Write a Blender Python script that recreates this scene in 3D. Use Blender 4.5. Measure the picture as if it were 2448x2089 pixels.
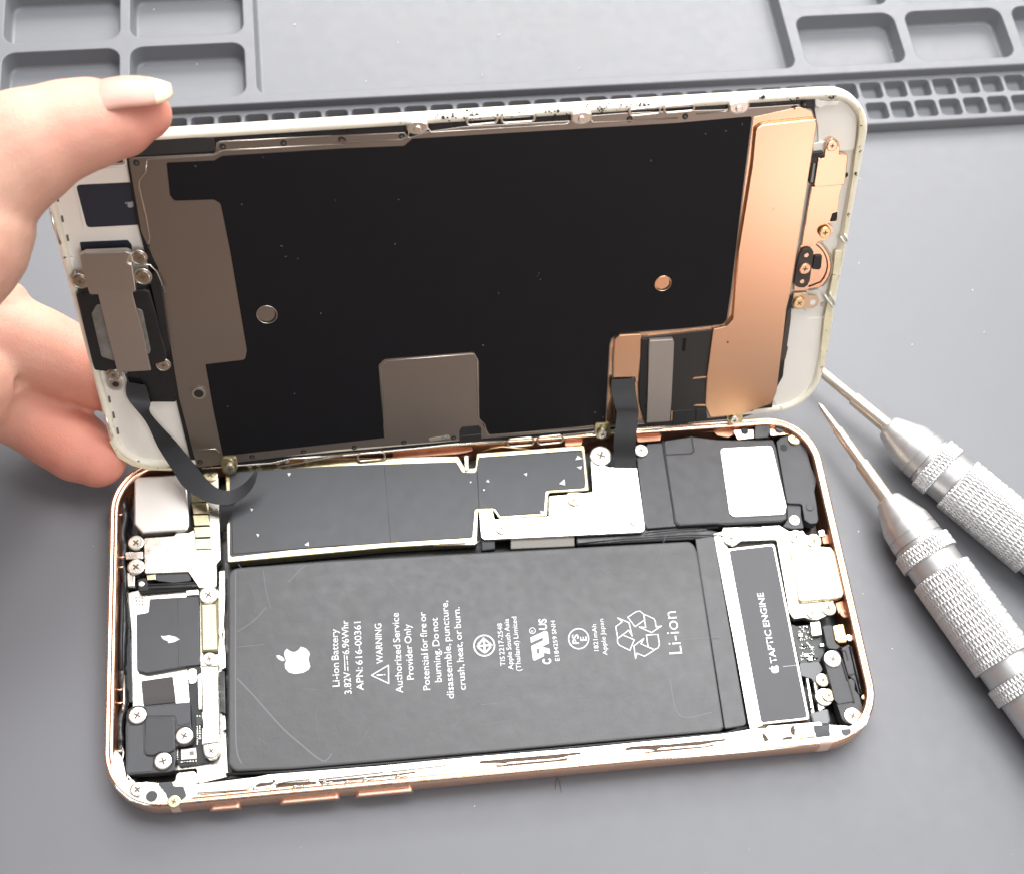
import bpy, bmesh, math, random
from mathutils import Vector, Matrix, noise
random.seed(4)
S = 0.001                      # the scene is modelled in millimetres, 1 Blender unit = 1 m
for o in list(bpy.data.objects): bpy.data.objects.remove(o)
scn = bpy.context.scene

# ------------------------------------------------------------------ camera
FPX = 3011.29; PX0, PY0 = 1224.0, 1244.5           # focal length and principal point in photo pixels
CAMP = Vector((-16.8389, -81.2773, 224.2982))      # mm
RX = Vector((0.9925763619, -0.107090068797, 0.057653125382))
RY = Vector((-0.074445284808, -0.909811768363, -0.408289659087))
RZ = Vector((0.096177259637, 0.400966661098, -0.911030005777))
cd = bpy.data.cameras.new('camera'); cam = bpy.data.objects.new('camera', cd); scn.collection.objects.link(cam)
m = Matrix.Identity(4)
for i in range(3):
    m[i][0] = RX[i]; m[i][1] = -RY[i]; m[i][2] = -RZ[i]; m[i][3] = CAMP[i] * S
cam.matrix_world = m
cd.sensor_fit = 'HORIZONTAL'; cd.lens = 4.0; cd.sensor_width = 4.0 * 2448 / FPX
cd.shift_y = 200 / 2448; cd.clip_start = 0.01; cd.clip_end = 20
cd.dof.use_dof = True; cd.dof.focus_distance = 0.225; cd.dof.aperture_fstop = 2.6
scn.camera = cam
scn.render.resolution_x = 1024; scn.render.resolution_y = 873
scn.view_settings.view_transform = 'Standard'; scn.view_settings.look = 'None'
scn.view_settings.exposure = 0.0; scn.view_settings.gamma = 1.0

# ------------------------------------------------------------------ world: a lit workshop around the bench
w = bpy.data.worlds.new('World'); scn.world = w; w.use_nodes = True
nt = w.node_tree; nt.nodes.clear()
def N(nt, t, **k):
    n = nt.nodes.new(t)
    for a, b in k.items():
        if a.startswith('i_'): n.inputs[int(a[2:])].default_value = b
        else: setattr(n, a, b)
    return n
tc = N(nt, 'ShaderNodeTexCoord'); out = N(nt, 'ShaderNodeOutputWorld'); bg = N(nt, 'ShaderNodeBackground')
def wdot(d, lo, hi):
    d = Vector(d).normalized()
    v = N(nt, 'ShaderNodeVectorMath', operation='DOT_PRODUCT'); v.inputs[1].default_value = d
    nt.links.new(tc.outputs['Generated'], v.inputs[0])
    r = N(nt, 'ShaderNodeMapRange'); r.interpolation_type = 'SMOOTHSTEP'
    r.inputs[1].default_value = lo; r.inputs[2].default_value = hi
    nt.links.new(v.outputs['Value'], r.inputs[0]); return r.outputs[0]
def wmix(fac, a, b):
    x = N(nt, 'ShaderNodeMix', data_type='RGBA')
    nt.links.new(fac, x.inputs[0])
    for s, q in ((x.inputs[6], a), (x.inputs[7], b)):
        if isinstance(q, tuple): s.default_value = q + (1,)
        else: nt.links.new(q, s)
    return x.outputs[2]
# front (towards the photographer): dim; warm patch added front right for the orange reflection; bright room behind the bench and above
c = wmix(wdot((0, -1, -0.1), 0.35, 0.9), (0.40, 0.40, 0.41), (0.075, 0.066, 0.058))
c = wmix(wdot((0.52, -0.85, -0.06), 0.88, 0.985), c, (0.80, 0.44, 0.24))
c = wmix(wdot((0.374, -0.927, -0.012), 0.9972, 0.9998), c, (7.0, 7.0, 7.8))  # small bright spot added to make the glare on the screen's cover plate
c = wmix(wdot((0.25, 0.85, 0.45), 0.55, 0.97), c, (1.05, 1.02, 1.0))
c = wmix(wdot((0, -0.1, 1), 0.75, 0.97), c, (0.42, 0.42, 0.43))
nt.links.new(c, bg.inputs[0]); bg.inputs[1].default_value = 1.0
nt.links.new(bg.outputs[0], out.inputs[0])

# ------------------------------------------------------------------ lamps (bench lamp and room lights, plus an added front fill)
def area(name, loc, tgt, sx, sy, power, col):
    l = bpy.data.lights.new(name, 'AREA'); l.shape = 'RECTANGLE'; l.size = sx * S; l.size_y = sy * S
    l.energy = power; l.color = col
    o = bpy.data.objects.new(name, l); scn.collection.objects.link(o)
    o.location = Vector(loc) * S
    o.rotation_euler = (Vector(tgt) - Vector(loc)).to_track_quat('-Z', 'Y').to_euler()
    return o
area('bench_lamp', (60, 235, 540), (0, 10, 0), 460, 300, 4.3, (0.98, 0.985, 1.0))
area('window_light', (260, 980, 640), (20, 60, 0), 1100, 520, 19.0, (1.0, 0.985, 0.965))
area('ceiling_lamp', (380, 60, 620), (0, 20, 0), 260, 260, 1.3, (0.97, 0.98, 1.0))
area('front_fill', (160, -420, 420), (0, 30, 20), 260, 200, 1.6, (0.98, 0.985, 1.0))  # unseen fill light added to brighten the raised screen and near side

# ------------------------------------------------------------------ pixels of the photo -> points on real planes
CROP = dict(V=(0, 0, 1.18147), A=(0, 0, .39594), B=(800, 0, .39594), C=(1628, 0, .39594), D=(0, 600, .39594), E=(800, 600, .39594),
            F=(1628, 600, .39594), G=(230, 1050, .28958), H=(230, 1450, .28958), I=(650, 1350, .28958), J=(1150, 1350, .28958),
            K=(1550, 1000, .28958), L=(1600, 1350, .28958), M=(1050, 1000, .28958), N=(1848, 850, .5090), O=(1100, 1450, .12548),
            Q=(1340, 1440, .14961), R=(0, 0, 1), S=(1780, 560, .16968), T=(1780, 1480, .16966), U=(400, 1720, .28958),
            W=(1000, 1700, .3861), X=(900, 200, .3861), Y=(1350, 760, .28958))
def pix(k, p):
    a = CROP[k]; return a[0] + p[0] * a[2], a[1] + p[1] * a[2]
def ray(x, y): return RX * ((x - PX0) / FPX) + RY * ((y - PY0) / FPX) + RZ
def onZ(k, p, z):
    r = ray(*pix(k, p)); return CAMP + r * ((z - CAMP.z) / r.z)
YAW, TILT = 0.0244, 1.127
DO = Vector((1.2215, 31.927, 6.9926))
DU = Vector((math.cos(YAW), math.sin(YAW), 0))
DV = Vector((-math.cos(TILT) * math.sin(YAW), math.cos(TILT) * math.cos(YAW), math.sin(TILT)))
DN = DU.cross(DV)
def onD(k, p, h):                                  # world point on the screen's plane, h mm in front of its back
    r = ray(*pix(k, p)); o = DO + DN * h
    return CAMP + r * ((o - CAMP).dot(DN) / r.dot(DN))
def loc2(fr, k, p, h):                             # 2D coordinates in the frame of the phone body ('B') or the screen ('D')
    if fr == 'B': q = onZ(k, p, h); return Vector((q.x, q.y))
    q = onD(k, p, h) - DO; return Vector((q.dot(DU), q.dot(DV)))

# ------------------------------------------------------------------ materials
MATS = {}
def mat(name, col, rough=.5, metal=0., bump=None, var=None, spec=.5, coat=0., rvar=0., speck=None, sss=0., aniso=0., col2=None):
    if name in MATS: return MATS[name]
    m = bpy.data.materials.new(name); m.use_nodes = True; t = m.node_tree
    b = t.nodes['Principled BSDF']; L = t.links.new
    b.inputs['Base Color'].default_value = tuple(col) + (1,)
    b.inputs['Roughness'].default_value = rough; b.inputs['Metallic'].default_value = metal
    b.inputs['Specular IOR Level'].default_value = spec
    b.inputs['Coat Weight'].default_value = coat; b.inputs['Coat Roughness'].default_value = .15
    tcn = N(t, 'ShaderNodeTexCoord'); src = tcn.outputs['Object']; colsock = None
    def noi(scale, detail=4, rg=.6):
        n = N(t, 'ShaderNodeTexNoise'); n.inputs['Scale'].default_value = scale; n.inputs['Detail'].default_value = detail
        n.inputs['Roughness'].default_value = rg; L(src, n.inputs['Vector']); return n.outputs[0]
    def ramp(s, lo, hi, a=0., bb=1.):
        r = N(t, 'ShaderNodeMapRange'); r.inputs[1].default_value = lo; r.inputs[2].default_value = hi
        r.inputs[3].default_value = a; r.inputs[4].default_value = bb; L(s, r.inputs[0]); return r.outputs[0]
    def mixc(f, a, bb):
        x = N(t, 'ShaderNodeMix', data_type='RGBA'); L(f, x.inputs[0])
        for s, q in ((x.inputs[6], a), (x.inputs[7], bb)):
            if isinstance(q, (tuple, list)): s.default_value = tuple(q)[:3] + (1,)
            else: L(q, s)
        return x.outputs[2]
    base = tuple(col)
    if var or col2:
        sc, am = var or (300, 0)
        c2 = col2 or tuple(min(1, q * (1 + am)) for q in col); c1 = base if col2 else tuple(q * (1 - am) for q in col)
        base = mixc(ramp(noi(sc, 5), .3, .7), c1, c2)
    if speck:                                       # (scale, threshold, colour): small marks of their own
        base = mixc(ramp(noi(speck[0], 6, .7), speck[1], speck[1] + .03), base, speck[2])
    if not isinstance(base, tuple): L(base, b.inputs['Base Color'])
    if rvar: L(ramp(noi(420, 5), .3, .7, max(0.02, rough - rvar), min(1, rough + rvar)), b.inputs['Roughness'])
    if bump:
        bn = N(t, 'ShaderNodeBump'); bn.inputs['Strength'].default_value = bump[1]; bn.inputs['Distance'].default_value = bump[2] if len(bump) > 2 else .0002
        L(noi(bump[0], 5), bn.inputs['Height']); L(bn.outputs[0], b.inputs['Normal'])
    if sss:
        b.inputs['Subsurface Weight'].default_value = sss; b.inputs['Subsurface Radius'].default_value = (1, .35, .2)
        b.inputs['Subsurface Scale'].default_value = .0035
    MATS[name] = m; return m
silicone = mat('grey silicone', (.152, .155, .165), .45, bump=(9000, .3, .00003), var=(12, .02), rvar=.05, speck=(1500, .80, (.5, .5, .5)))
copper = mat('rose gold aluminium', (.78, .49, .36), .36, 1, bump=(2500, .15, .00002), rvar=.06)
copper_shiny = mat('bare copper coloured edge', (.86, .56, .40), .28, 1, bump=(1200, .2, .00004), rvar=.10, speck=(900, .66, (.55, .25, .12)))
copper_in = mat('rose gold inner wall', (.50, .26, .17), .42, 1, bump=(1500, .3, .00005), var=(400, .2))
steel = mat('bright nickel plate', (.80, .77, .69), .30, 1, bump=(700, .25, .00006), rvar=.08)
steel_soft = mat('satin steel', (.74, .72, .68), .42, 1, bump=(1500, .2, .00003), rvar=.05)
gold = mat('pale gold plating', (.66, .58, .36), .32, 1, bump=(900, .3, .00006), var=(700, .12))
dkplate = mat('lcd back plate', (.34, .30, .265), .36, 1)
coppl_refl = mat('lcd cover plate', (.84, .53, .34), .25, 1)  # plain steel cover; a warm reflection is put into its base colour
blackfilm = mat('black graphite film', (.0045, .0045, .0060), .5, bump=(5000, .2, .00002), var=(200, .1), speck=(2600, .79, (.12, .12, .12)), spec=.22)
shfilm = mat('black shield tape', (.058, .060, .065), .50, bump=(350, .15, .00006), var=(60, .05), rvar=.03)
wrap = mat('black battery wrap', (.080, .080, .082), .47, bump=(90, .45, .0004), var=(22, .09), rvar=.05)
plastic = mat('dark grey plastic', (.040, .040, .044), .46, bump=(1800, .2, .00003), rvar=.03)
rubber = mat('black rubber', (.010, .010, .011), .35, bump=(900, .4, .0001), rvar=.12)
void = mat('cavity shade', (.012, .009, .007), .6)  # near-black pieces painted as the shade inside holes and gaps
whitepl = mat('white painted plastic', (.80, .77, .70), .38, bump=(300, .1, .00005), var=(80, .03))
lipm = mat('white edge with glue residue', (.80, .75, .62), .36, bump=(900, .3, .00008), var=(180, .08), speck=(520, .64, (.10, .09, .07)))
lipy = mat('yellowed adhesive', (.74, .67, .46), .45, bump=(900, .5, .0001), var=(300, .15), speck=(600, .62, (.20, .17, .10)))
ink = mat('white print', (.82, .82, .82), .5)
ink_soft = mat('grey print', (.30, .30, .32), .5)
crease = mat('creased wrap', (.135, .135, .138), .5)
flexm = mat('black flex cable', (.015, .016, .018), .5, bump=(600, .2, .00005), rvar=.05)
scuff = mat('scuffed film', (.15, .15, .155), .5)
alum = mat('brushed aluminium', (.64, .63, .62), .46, 1, bump=(2500, .2, .00003), rvar=.06)
shaft = mat('tinned tool steel', (.78, .70, .58), .34, 1)
flake = mat('white flake', (.85, .85, .83), .6)
chipm = mat('solder and chips', (.75, .74, .66), .3, .8)
pcb = mat('dark circuit board', (.02, .024, .02), .35, var=(900, .5))
brass = mat('brass contact', (.75, .52, .22), .3, 1)
warm_bench = mat('bench top', (.50, .25, .11), .6, var=(20, .1))  # unseen bench top, made warm to give an orange reflection in the screen
glassm = mat('white front glass', (.75, .75, .75), .08, coat=1)
screenm = mat('black screen glass', (.004, .004, .005), .06, coat=1)
bandm = mat('antenna band', (.58, .42, .34), .5)

# ------------------------------------------------------------------ object helpers
def empty(name, loc=(0, 0, 0), basis=None):
    o = bpy.data.objects.new(name, None); o.empty_display_size = .01; scn.collection.objects.link(o)
    if basis:
        mm = Matrix.Identity(4)
        for j, v in enumerate(basis):
            for i in range(3): mm[i][j] = v[i]
        for i in range(3): mm[i][3] = loc[i] * S
        o.matrix_world = mm
    else: o.location = Vector(loc) * S
    return o
def tag(o, label, cat, group=None):
    o['label'] = label; o['category'] = cat
    if group: o['group'] = group
    return o
def link(name, bm, mats, parent=None, smooth=False, label=None):
    me = bpy.data.meshes.new(name); bmesh.ops.recalc_face_normals(bm, faces=bm.faces)
    if smooth:
        for f in bm.faces: f.smooth = True
    bm.to_mesh(me); bm.free()
    me.transform(Matrix.Scale(S, 4))
    for q in (mats if isinstance(mats, (list, tuple)) else [mats]): me.materials.append(q)
    o = bpy.data.objects.new(name, me); scn.collection.objects.link(o)
    if parent: o.parent = parent
    if label: o['label'] = label
    return o
def rounded(pts, r, seg=4):
    n = len(pts); out = []
    for i in range(n):
        a, b, c = Vector(pts[i - 1]), Vector(pts[i]), Vector(pts[(i + 1) % n])
        rr = r[i] if isinstance(r, (list, tuple)) else r
        u, v = a - b, c - b
        if rr <= 0 or u.length < 1e-6 or v.length < 1e-6: out.append(b); continue
        ang = u.angle(v)
        if ang > math.radians(165): out.append(b); continue
        d = min(rr / math.tan(ang / 2), u.length * .45, v.length * .45)
        p, q = b + u.normalized() * d, b + v.normalized() * d
        for s in range(seg + 1):
            t = s / seg; out.append(p * (1 - t) ** 2 + b * 2 * t * (1 - t) + q * t * t)
    return out
def slab(bm, pts, top, thick, bev=0., mi=0):
    vs = [bm.verts.new((p[0], p[1], top)) for p in pts]
    f = bm.faces.new(vs); f.normal_update()
    if f.normal.z < 0: f.normal_flip()
    f.material_index = mi
    if thick <= 0: return f
    r = bmesh.ops.extrude_face_region(bm, geom=[f])
    nv = [g for g in r['geom'] if isinstance(g, bmesh.types.BMVert)]
    nf = [g for g in r['geom'] if isinstance(g, bmesh.types.BMFace)]
    for v in vs: v.co.z = top - thick
    if nf:
        for g in nf:
            g.material_index = mi
            for e in g.edges:
                for lf in e.link_faces: lf.material_index = mi
    if bev > 0:
        es = [e for g in nf for e in g.edges]
        bmesh.ops.bevel(bm, geom=es, offset=bev, segments=5 if bev > .5 else 2, affect='EDGES', profile=.6, clamp_overlap=True)
def plate(name, fr, k, pts, top, thick, m, parent, r=0., bev=.08, smooth=False, label=None):
    bm = bmesh.new(); pp = [loc2(fr, k, p, top) for p in pts]
    if r: pp = rounded(pp, r)
    slab(bm, pp, top, thick, bev)
    return link(name, bm, m, parent, smooth, label)
def cylbm(bm, c, r, h0, h1, seg=20, bev=0., mi=0, r2=None):
    slab(bm, [(c[0] + r * math.cos(2 * math.pi * i / seg), c[1] + r * math.sin(2 * math.pi * i / seg)) for i in range(seg)], h1, h1 - h0, bev, mi)
def disc(name, fr, k, p, r, h0, h1, m, parent, bev=.05, seg=24):
    bm = bmesh.new(); cylbm(bm, loc2(fr, k, p, h1), r, h0, h1, seg, bev); return link(name, bm, m, parent)
SCR = {}
def screw(fr, k, p, r, top, m, parent, depth=.5, ang=None, name='screw'):
    c = loc2(fr, k, p, top); bm = bmesh.new()
    cylbm(bm, c, r, top - depth, top, 24, r * .18)
    a = random.random() * 3 if ang is None else ang
    l, wd = r * .42, r * .10
    plus = [(wd, wd), (l, wd), (l, -wd), (wd, -wd), (wd, -l), (-wd, -l), (-wd, -wd), (-l, -wd), (-l, wd), (-wd, wd), (-wd, l), (wd, l)]
    slab(bm, [(c.x + x * math.cos(a) - y * math.sin(a), c.y + x * math.sin(a) + y * math.cos(a)) for x, y in plus], top + .012, 0.02, 0, 1)
    rg = []
    return link(name, bm, [m, screwdark], parent)
screwdark = mat('screw recess shade', (.12, .09, .06), .4, .3)  # raised dark cross stands for the shade in the screw's recess
def tubebm(bm, pts, r, closed=False, seg=8, flat=1.0, up=Vector((0, 0, 1)), caps=True, rads=None):
    n = len(pts); rings = []
    pts = [Vector(p) for p in pts]
    for i in range(n):
        if closed: t = pts[(i + 1) % n] - pts[i - 1]
        else: t = pts[min(i + 1, n - 1)] - pts[max(i - 1, 0)]
        t.normalize(); s = t.cross(up)
        if s.length < 1e-4: s = t.cross(Vector((1, 0, 0)))
        s.normalize(); u = s.cross(t)
        rr = rads[i] if rads else r
        rings.append([bm.verts.new(pts[i] + s * rr * math.cos(a) + u * rr * flat * math.sin(a)) for a in [2 * math.pi * j / seg for j in range(seg)]])
    for i in range(n if closed else n - 1):
        A_, B_ = rings[i], rings[(i + 1) % n]
        for j in range(seg): bm.faces.new((A_[j], A_[(j + 1) % seg], B_[(j + 1) % seg], B_[j]))
    if caps and not closed:
        bm.faces.new(rings[0]); bm.faces.new(rings[-1])
def wire(name, fr, k, pts, h, r, m, parent, closed=False, smoothn=0, flat=1.):
    pp = [loc2(fr, k, p, h) for p in pts]
    if smoothn: pp = rounded(pp, smoothn) if closed else pp
    bm = bmesh.new(); tubebm(bm, [(q[0], q[1], h) for q in pp], r, closed, 6, flat)
    return link(name, bm, m, parent, True)
def strokebm(bm, pp, wd, z, closed=False):
    n = len(pp)
    for i in range(n if closed else n - 1):
        a, b = Vector(pp[i]), Vector(pp[(i + 1) % n]); d = b - a
        if d.length < 1e-6: continue
        d.normalize(); q = Vector((-d.y, d.x)) * wd / 2; a = a - d * wd * .35; b = b + d * wd * .35
        zz = z + .0012 * (i % 7)
        vs = [bm.verts.new((v.x, v.y, zz)) for v in (a - q, b - q, b + q, a + q)]
        bm.faces.new(vs)
def strokes(name, fr, k, lines, h, wd, m, parent, closed=True):
    bm = bmesh.new()
    for j, l in enumerate(lines): strokebm(bm, [loc2(fr, k, p, h) for p in l], wd, h + .009 * j, closed)
    return link(name, bm, m, parent)
def catmull(P, n=6):
    out = []; P = [Vector(p) for p in P]
    for i in range(len(P) - 1):
        a, b, c, d = P[max(i - 1, 0)], P[i], P[i + 1], P[min(i + 2, len(P) - 1)]
        for s in range(n):
            t = s / n
            out.append(.5 * ((2 * b) + (c - a) * t + (2 * a - 5 * b + 4 * c - d) * t * t + (3 * b - a - 3 * c + d) * t ** 3))
    out.append(P[-1]); return out
def ribbon(name, L_, R_, thick, m, parent, n=6):
    """L_, R_: 3D edge points in the parent's local mm"""
    A_, B_ = catmull(L_, n), catmull(R_, n); bm = bmesh.new(); rows = []
    for i in range(len(A_)):
        t = (A_[min(i + 1, len(A_) - 1)] + B_[min(i + 1, len(A_) - 1)] - A_[max(i - 1, 0)] - B_[max(i - 1, 0)]).normalized()
        s = (B_[i] - A_[i]).normalized(); nn = s.cross(t).normalized() * thick / 2
        rows.append([bm.verts.new(q) for q in (A_[i] + nn, B_[i] + nn, B_[i] - nn, A_[i] - nn)])
    for i in range(len(rows) - 1):
        for j in range(4): bm.faces.new((rows[i][j], rows[i][(j + 1) % 4], rows[i + 1][(j + 1) % 4], rows[i + 1][j]))
    bm.faces.new(rows[0]); bm.faces.new(rows[-1])
    o = link(name, bm, m, parent, True)
    md = o.modifiers.new('edge', 'EDGE_SPLIT'); md.split_angle = math.radians(50)
    return o
# text as flat ink
def textmesh(body, weight=0.0, spw=.6, spc=1.0):
    c = bpy.data.curves.new('t', 'FONT'); c.body = body; c.size = 1; c.offset = weight; c.space_word = spw; c.space_character = spc
    c.resolution_u = 3
    o = bpy.data.objects.new('t', c); scn.collection.objects.link(o)
    dg = bpy.context.evaluated_depsgraph_get(); me = bpy.data.meshes.new_from_object(o.evaluated_get(dg))
    bpy.data.objects.remove(o); return me
_h = textmesh('H'); CAPH = max(v.co.y for v in _h.vertices)
def label_text(name, body, fr, k, a, b, cap, h, m, parent, weight=.012, spw=.55, spc=1.0):
    """text whose baseline runs from pixel a to pixel b, cap height in crop pixels"""
    me = textmesh(body, weight, spw, spc)
    A_, B_ = loc2(fr, k, a, h), loc2(fr, k, b, h); d = (B_ - A_); W_ = d.length; d.normalize(); q = Vector((-d.y, d.x))
    pa = loc2(fr, k, (a[0] - cap, a[1]), h); ch = (pa - A_).length
    xs = [v.co.x for v in me.vertices]; x0, x1 = min(xs), max(xs)
    for v in me.vertices:
        x = (v.co.x - x0) / (x1 - x0) * W_; y = v.co.y / CAPH * ch
        p = A_ + d * x + q * y; v.co = Vector((p.x, p.y, h)) * S
    me.name = name; me.materials.clear(); me.materials.append(m)
    o = bpy.data.objects.new(name, me); scn.collection.objects.link(o); o.parent = parent; return o
def rrect(x0, x1, y0, y1, r, seg=8):
    out = []
    for cx, cy, a0 in ((x1 - r, y0 + r, -90), (x1 - r, y1 - r, 0), (x0 + r, y1 - r, 90), (x0 + r, y0 + r, 180)):
        for i in range(seg + 1):
            a = math.radians(a0 + 90 * i / seg); out.append((cx + r * math.cos(a), cy + r * math.sin(a)))
    return out
def ring(name, x0, x1, y0, y1, r, prof, m, parent, seg=14, mfun=None):
    """sweep a closed profile [(inset, z)] round a rounded rectangle"""
    bm = bmesh.new(); rows = []
    for (ins, z) in prof:
        rows.append([bm.verts.new((x, y, z)) for x, y in rrect(x0 + ins, x1 - ins, y0 + ins, y1 - ins, max(.3, r - ins), seg)])
    n = len(rows[0])
    for i in range(len(prof)):
        A_, B_ = rows[i], rows[(i + 1) % len(prof)]
        for j in range(n):
            f = bm.faces.new((A_[j], A_[(j + 1) % n], B_[(j + 1) % n], B_[j]))
            if mfun: f.material_index = mfun(i)
    return link(name, bm, m, parent, True)

# ================================================================== bench and silicone mat
bm = bmesh.new(); slab(bm, [(-900, -700), (1100, -700), (1100, 900), (-900, 900)], -3.2, 20)
bt = link('table', bm, warm_bench); bt['kind'] = 'structure'
TH = math.radians(0.661)
mroot = empty('silicone_mat', (-59.745, 120.340, -3.1), (Vector((math.cos(TH), math.sin(TH), 0)), Vector((-math.sin(TH), math.cos(TH), 0)), Vector((0, 0, 1))))
tag(mroot, 'grey silicone repair mat with moulded compartments and a strip of small square cells, under everything', 'work mat')
MZ = 3.1                                            # local height of the working surface
def tray(name, x0, x1, y0, y1, top, holes, floor, base):
    bm = bmesh.new(); rr = .45
    outer = rrect(x0 + rr, x1 - rr, y0 + rr, y1 - rr, 1.2, 5)
    def loop(pts, z): return [bm.verts.new((p[0], p[1], z)) for p in pts]
    def edges(vs): return [bm.edges.new((vs[i], vs[(i + 1) % len(vs)])) for i in range(len(vs))]
    ol = loop(outer, top); es = edges(ol)
    wl = []
    for (a, b, c, d, r) in holes:
        lv = loop(rrect(a - rr * .8, b + rr * .8, c - rr * .8, d + rr * .8, r + rr * .8, 5), top); es += edges(lv); wl.append((lv, (a, b, c, d, r)))
    bmesh.ops.triangle_fill(bm, edges=es, use_beauty=True, normal=(0, 0, 1))
    def skin(A_, B_):
        for i in range(len(A_)): 
            f = bm.faces.new((A_[i], A_[(i + 1) % len(A_)], B_[(i + 1) % len(A_)], B_[i])); f.smooth = True
    for lv, (a, b, c, d, r) in wl:
        prev = lv
        for ins, z in ((-.8 * rr + .22, top - .03), (-.12, top - .14), (0, top - .4), (.25, floor + .7), (.55, floor + .2), (1.0, floor)):
            if min(b - a, d - c) < 8: ins = ins if ins < .5 else ins * .7
            cur = loop(rrect(a + ins, b - ins, c + ins, d - ins, max(.25, r - ins), 5), z); skin(prev, cur); prev = cur
        bm.faces.new(prev)
    prev = ol
    for ins, z in ((.22, top - .03), (.08, top - .14), (0, top - .4), (-.1, base)):
        cur = loop(rrect(x0 + ins, x1 - ins, y0 + ins, y1 - ins, 1.4, 5), z); skin(prev, cur); prev = cur
    return link(name, bm, silicone, mroot)
bm = bmesh.new(); slab(bm, rrect(-240, 380, -330, 95, 6, 6), MZ, 3.05, .5); link('work_surface', bm, silicone, mroot)
rows = ((2.5, 17.9), (20.8, 36.2), (39.1, 54.5))
holes = []
for c0, c1 in rows:
    for x0, x1 in ((-116.4, -91.2), (-89.0, -63.8), (-61.7, -37.1), (-34.7, -9.4), (-6.9, 18.2), (147.3, 171.2), (174.1, 198.0), (200.9, 224.8), (227.7, 251.6)):
        holes.append((x0, x1, c0, c1, 2.8))
holes.append((20.8, 144.4, 2.5, 54.5, 2.6))
tray('compartment_tray', -122, 256, 0, 60, MZ + 4.7, holes, MZ + .5, MZ - .1)
holes = []
for i in range(-45, 17):
    x = 159.3 + 5.9 * i
    for c0, c1 in ((-5.95, -1.35), (-12.05, -7.5)): holes.append((x, x + 4.75, c0, c1, .8))
tray('small_cell_strip', -110, 260, -13.6, .3, MZ + 2.7, holes, MZ + .25, MZ - .1)

# ================================================================== phone body
ph = empty('open_phone_body', (0, 0, 0))
tag(ph, 'opened rose gold phone chassis lying on the mat with battery and circuit boards exposed', 'phone')
prof = [(2.6, .15), (1.3, .25), (.45, .9), (.08, 2.0), (0, 3.1), (.08, 4.2), (.25, 5.2), (.42, 5.85), (.62, 6.12), (.85, 6.2), (1.05, 6.1), (1.15, 6.0), (1.28, 6.0), (1.36, 6.1), (1.6, 6.1), (1.9, 6.02), (2.02, 5.8), (2.05, 5.2), (2.1, 1.2), (2.8, 1.0)]
PX, PY = 69.2, 33.65
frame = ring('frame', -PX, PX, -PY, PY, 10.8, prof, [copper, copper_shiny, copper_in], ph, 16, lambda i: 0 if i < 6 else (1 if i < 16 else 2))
bm = bmesh.new(); slab(bm, rrect(-67.5, 67.5, -31.95, 31.95, 9, 10), .95, .75); link('back_glass', bm, rubber, ph)
# antenna bands crossing the frame, a hair proud of it
def band(x0, x1, y, side):
    bm = bmesh.new(); pr = [(.43, .85), (.06, 1.95), (-.03, 3.1), (.05, 4.2), (.22, 5.22), (.40, 5.88), (.62, 6.16), (.85, 6.235), (1.06, 6.13), (1.4, 6.14), (1.6, 6.12)]
    rw = [[bm.verts.new((x, y + side * ins, z)) for ins, z in pr] for x in (x0, x1)]
    for i in range(len(pr) - 1): bm.faces.new((rw[0][i], rw[0][i + 1], rw[1][i + 1], rw[1][i]))
    link('antenna_band', bm, bandm, ph, True)
xa = onZ('H', (588, 1645), 6.1).x; xb = onZ('H', (690, 1640), 6.1).x; band(xa + .3, xb - .2, -PY, 1)
xa = onZ('L', (1245, 1470), 6.1).x; xb = onZ('L', (1342, 1460), 6.1).x; band(xa, xb, -PY, 1)
# side buttons
for nm, k, a, b in (('mute_switch', 'V', (424, 1643), (489, 1637)), ('volume_button', 'V', (566, 1626), (689, 1615)), ('volume_button', 'V', (719, 1611), (837, 1601))):
    x0, x1 = onZ(k, a, 3.4).x, onZ(k, b, 3.4).x; bm = bmesh.new()
    slab(bm, rrect(x0, x1, 2.5, 4.1, .75, 5), .62, 1.2, .22)
    o = link(nm, bm, copper, ph); o.data.transform(Matrix.Translation((0, -PY * S, 0)) @ Matrix.Rotation(math.radians(90), 4, 'X'))
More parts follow.
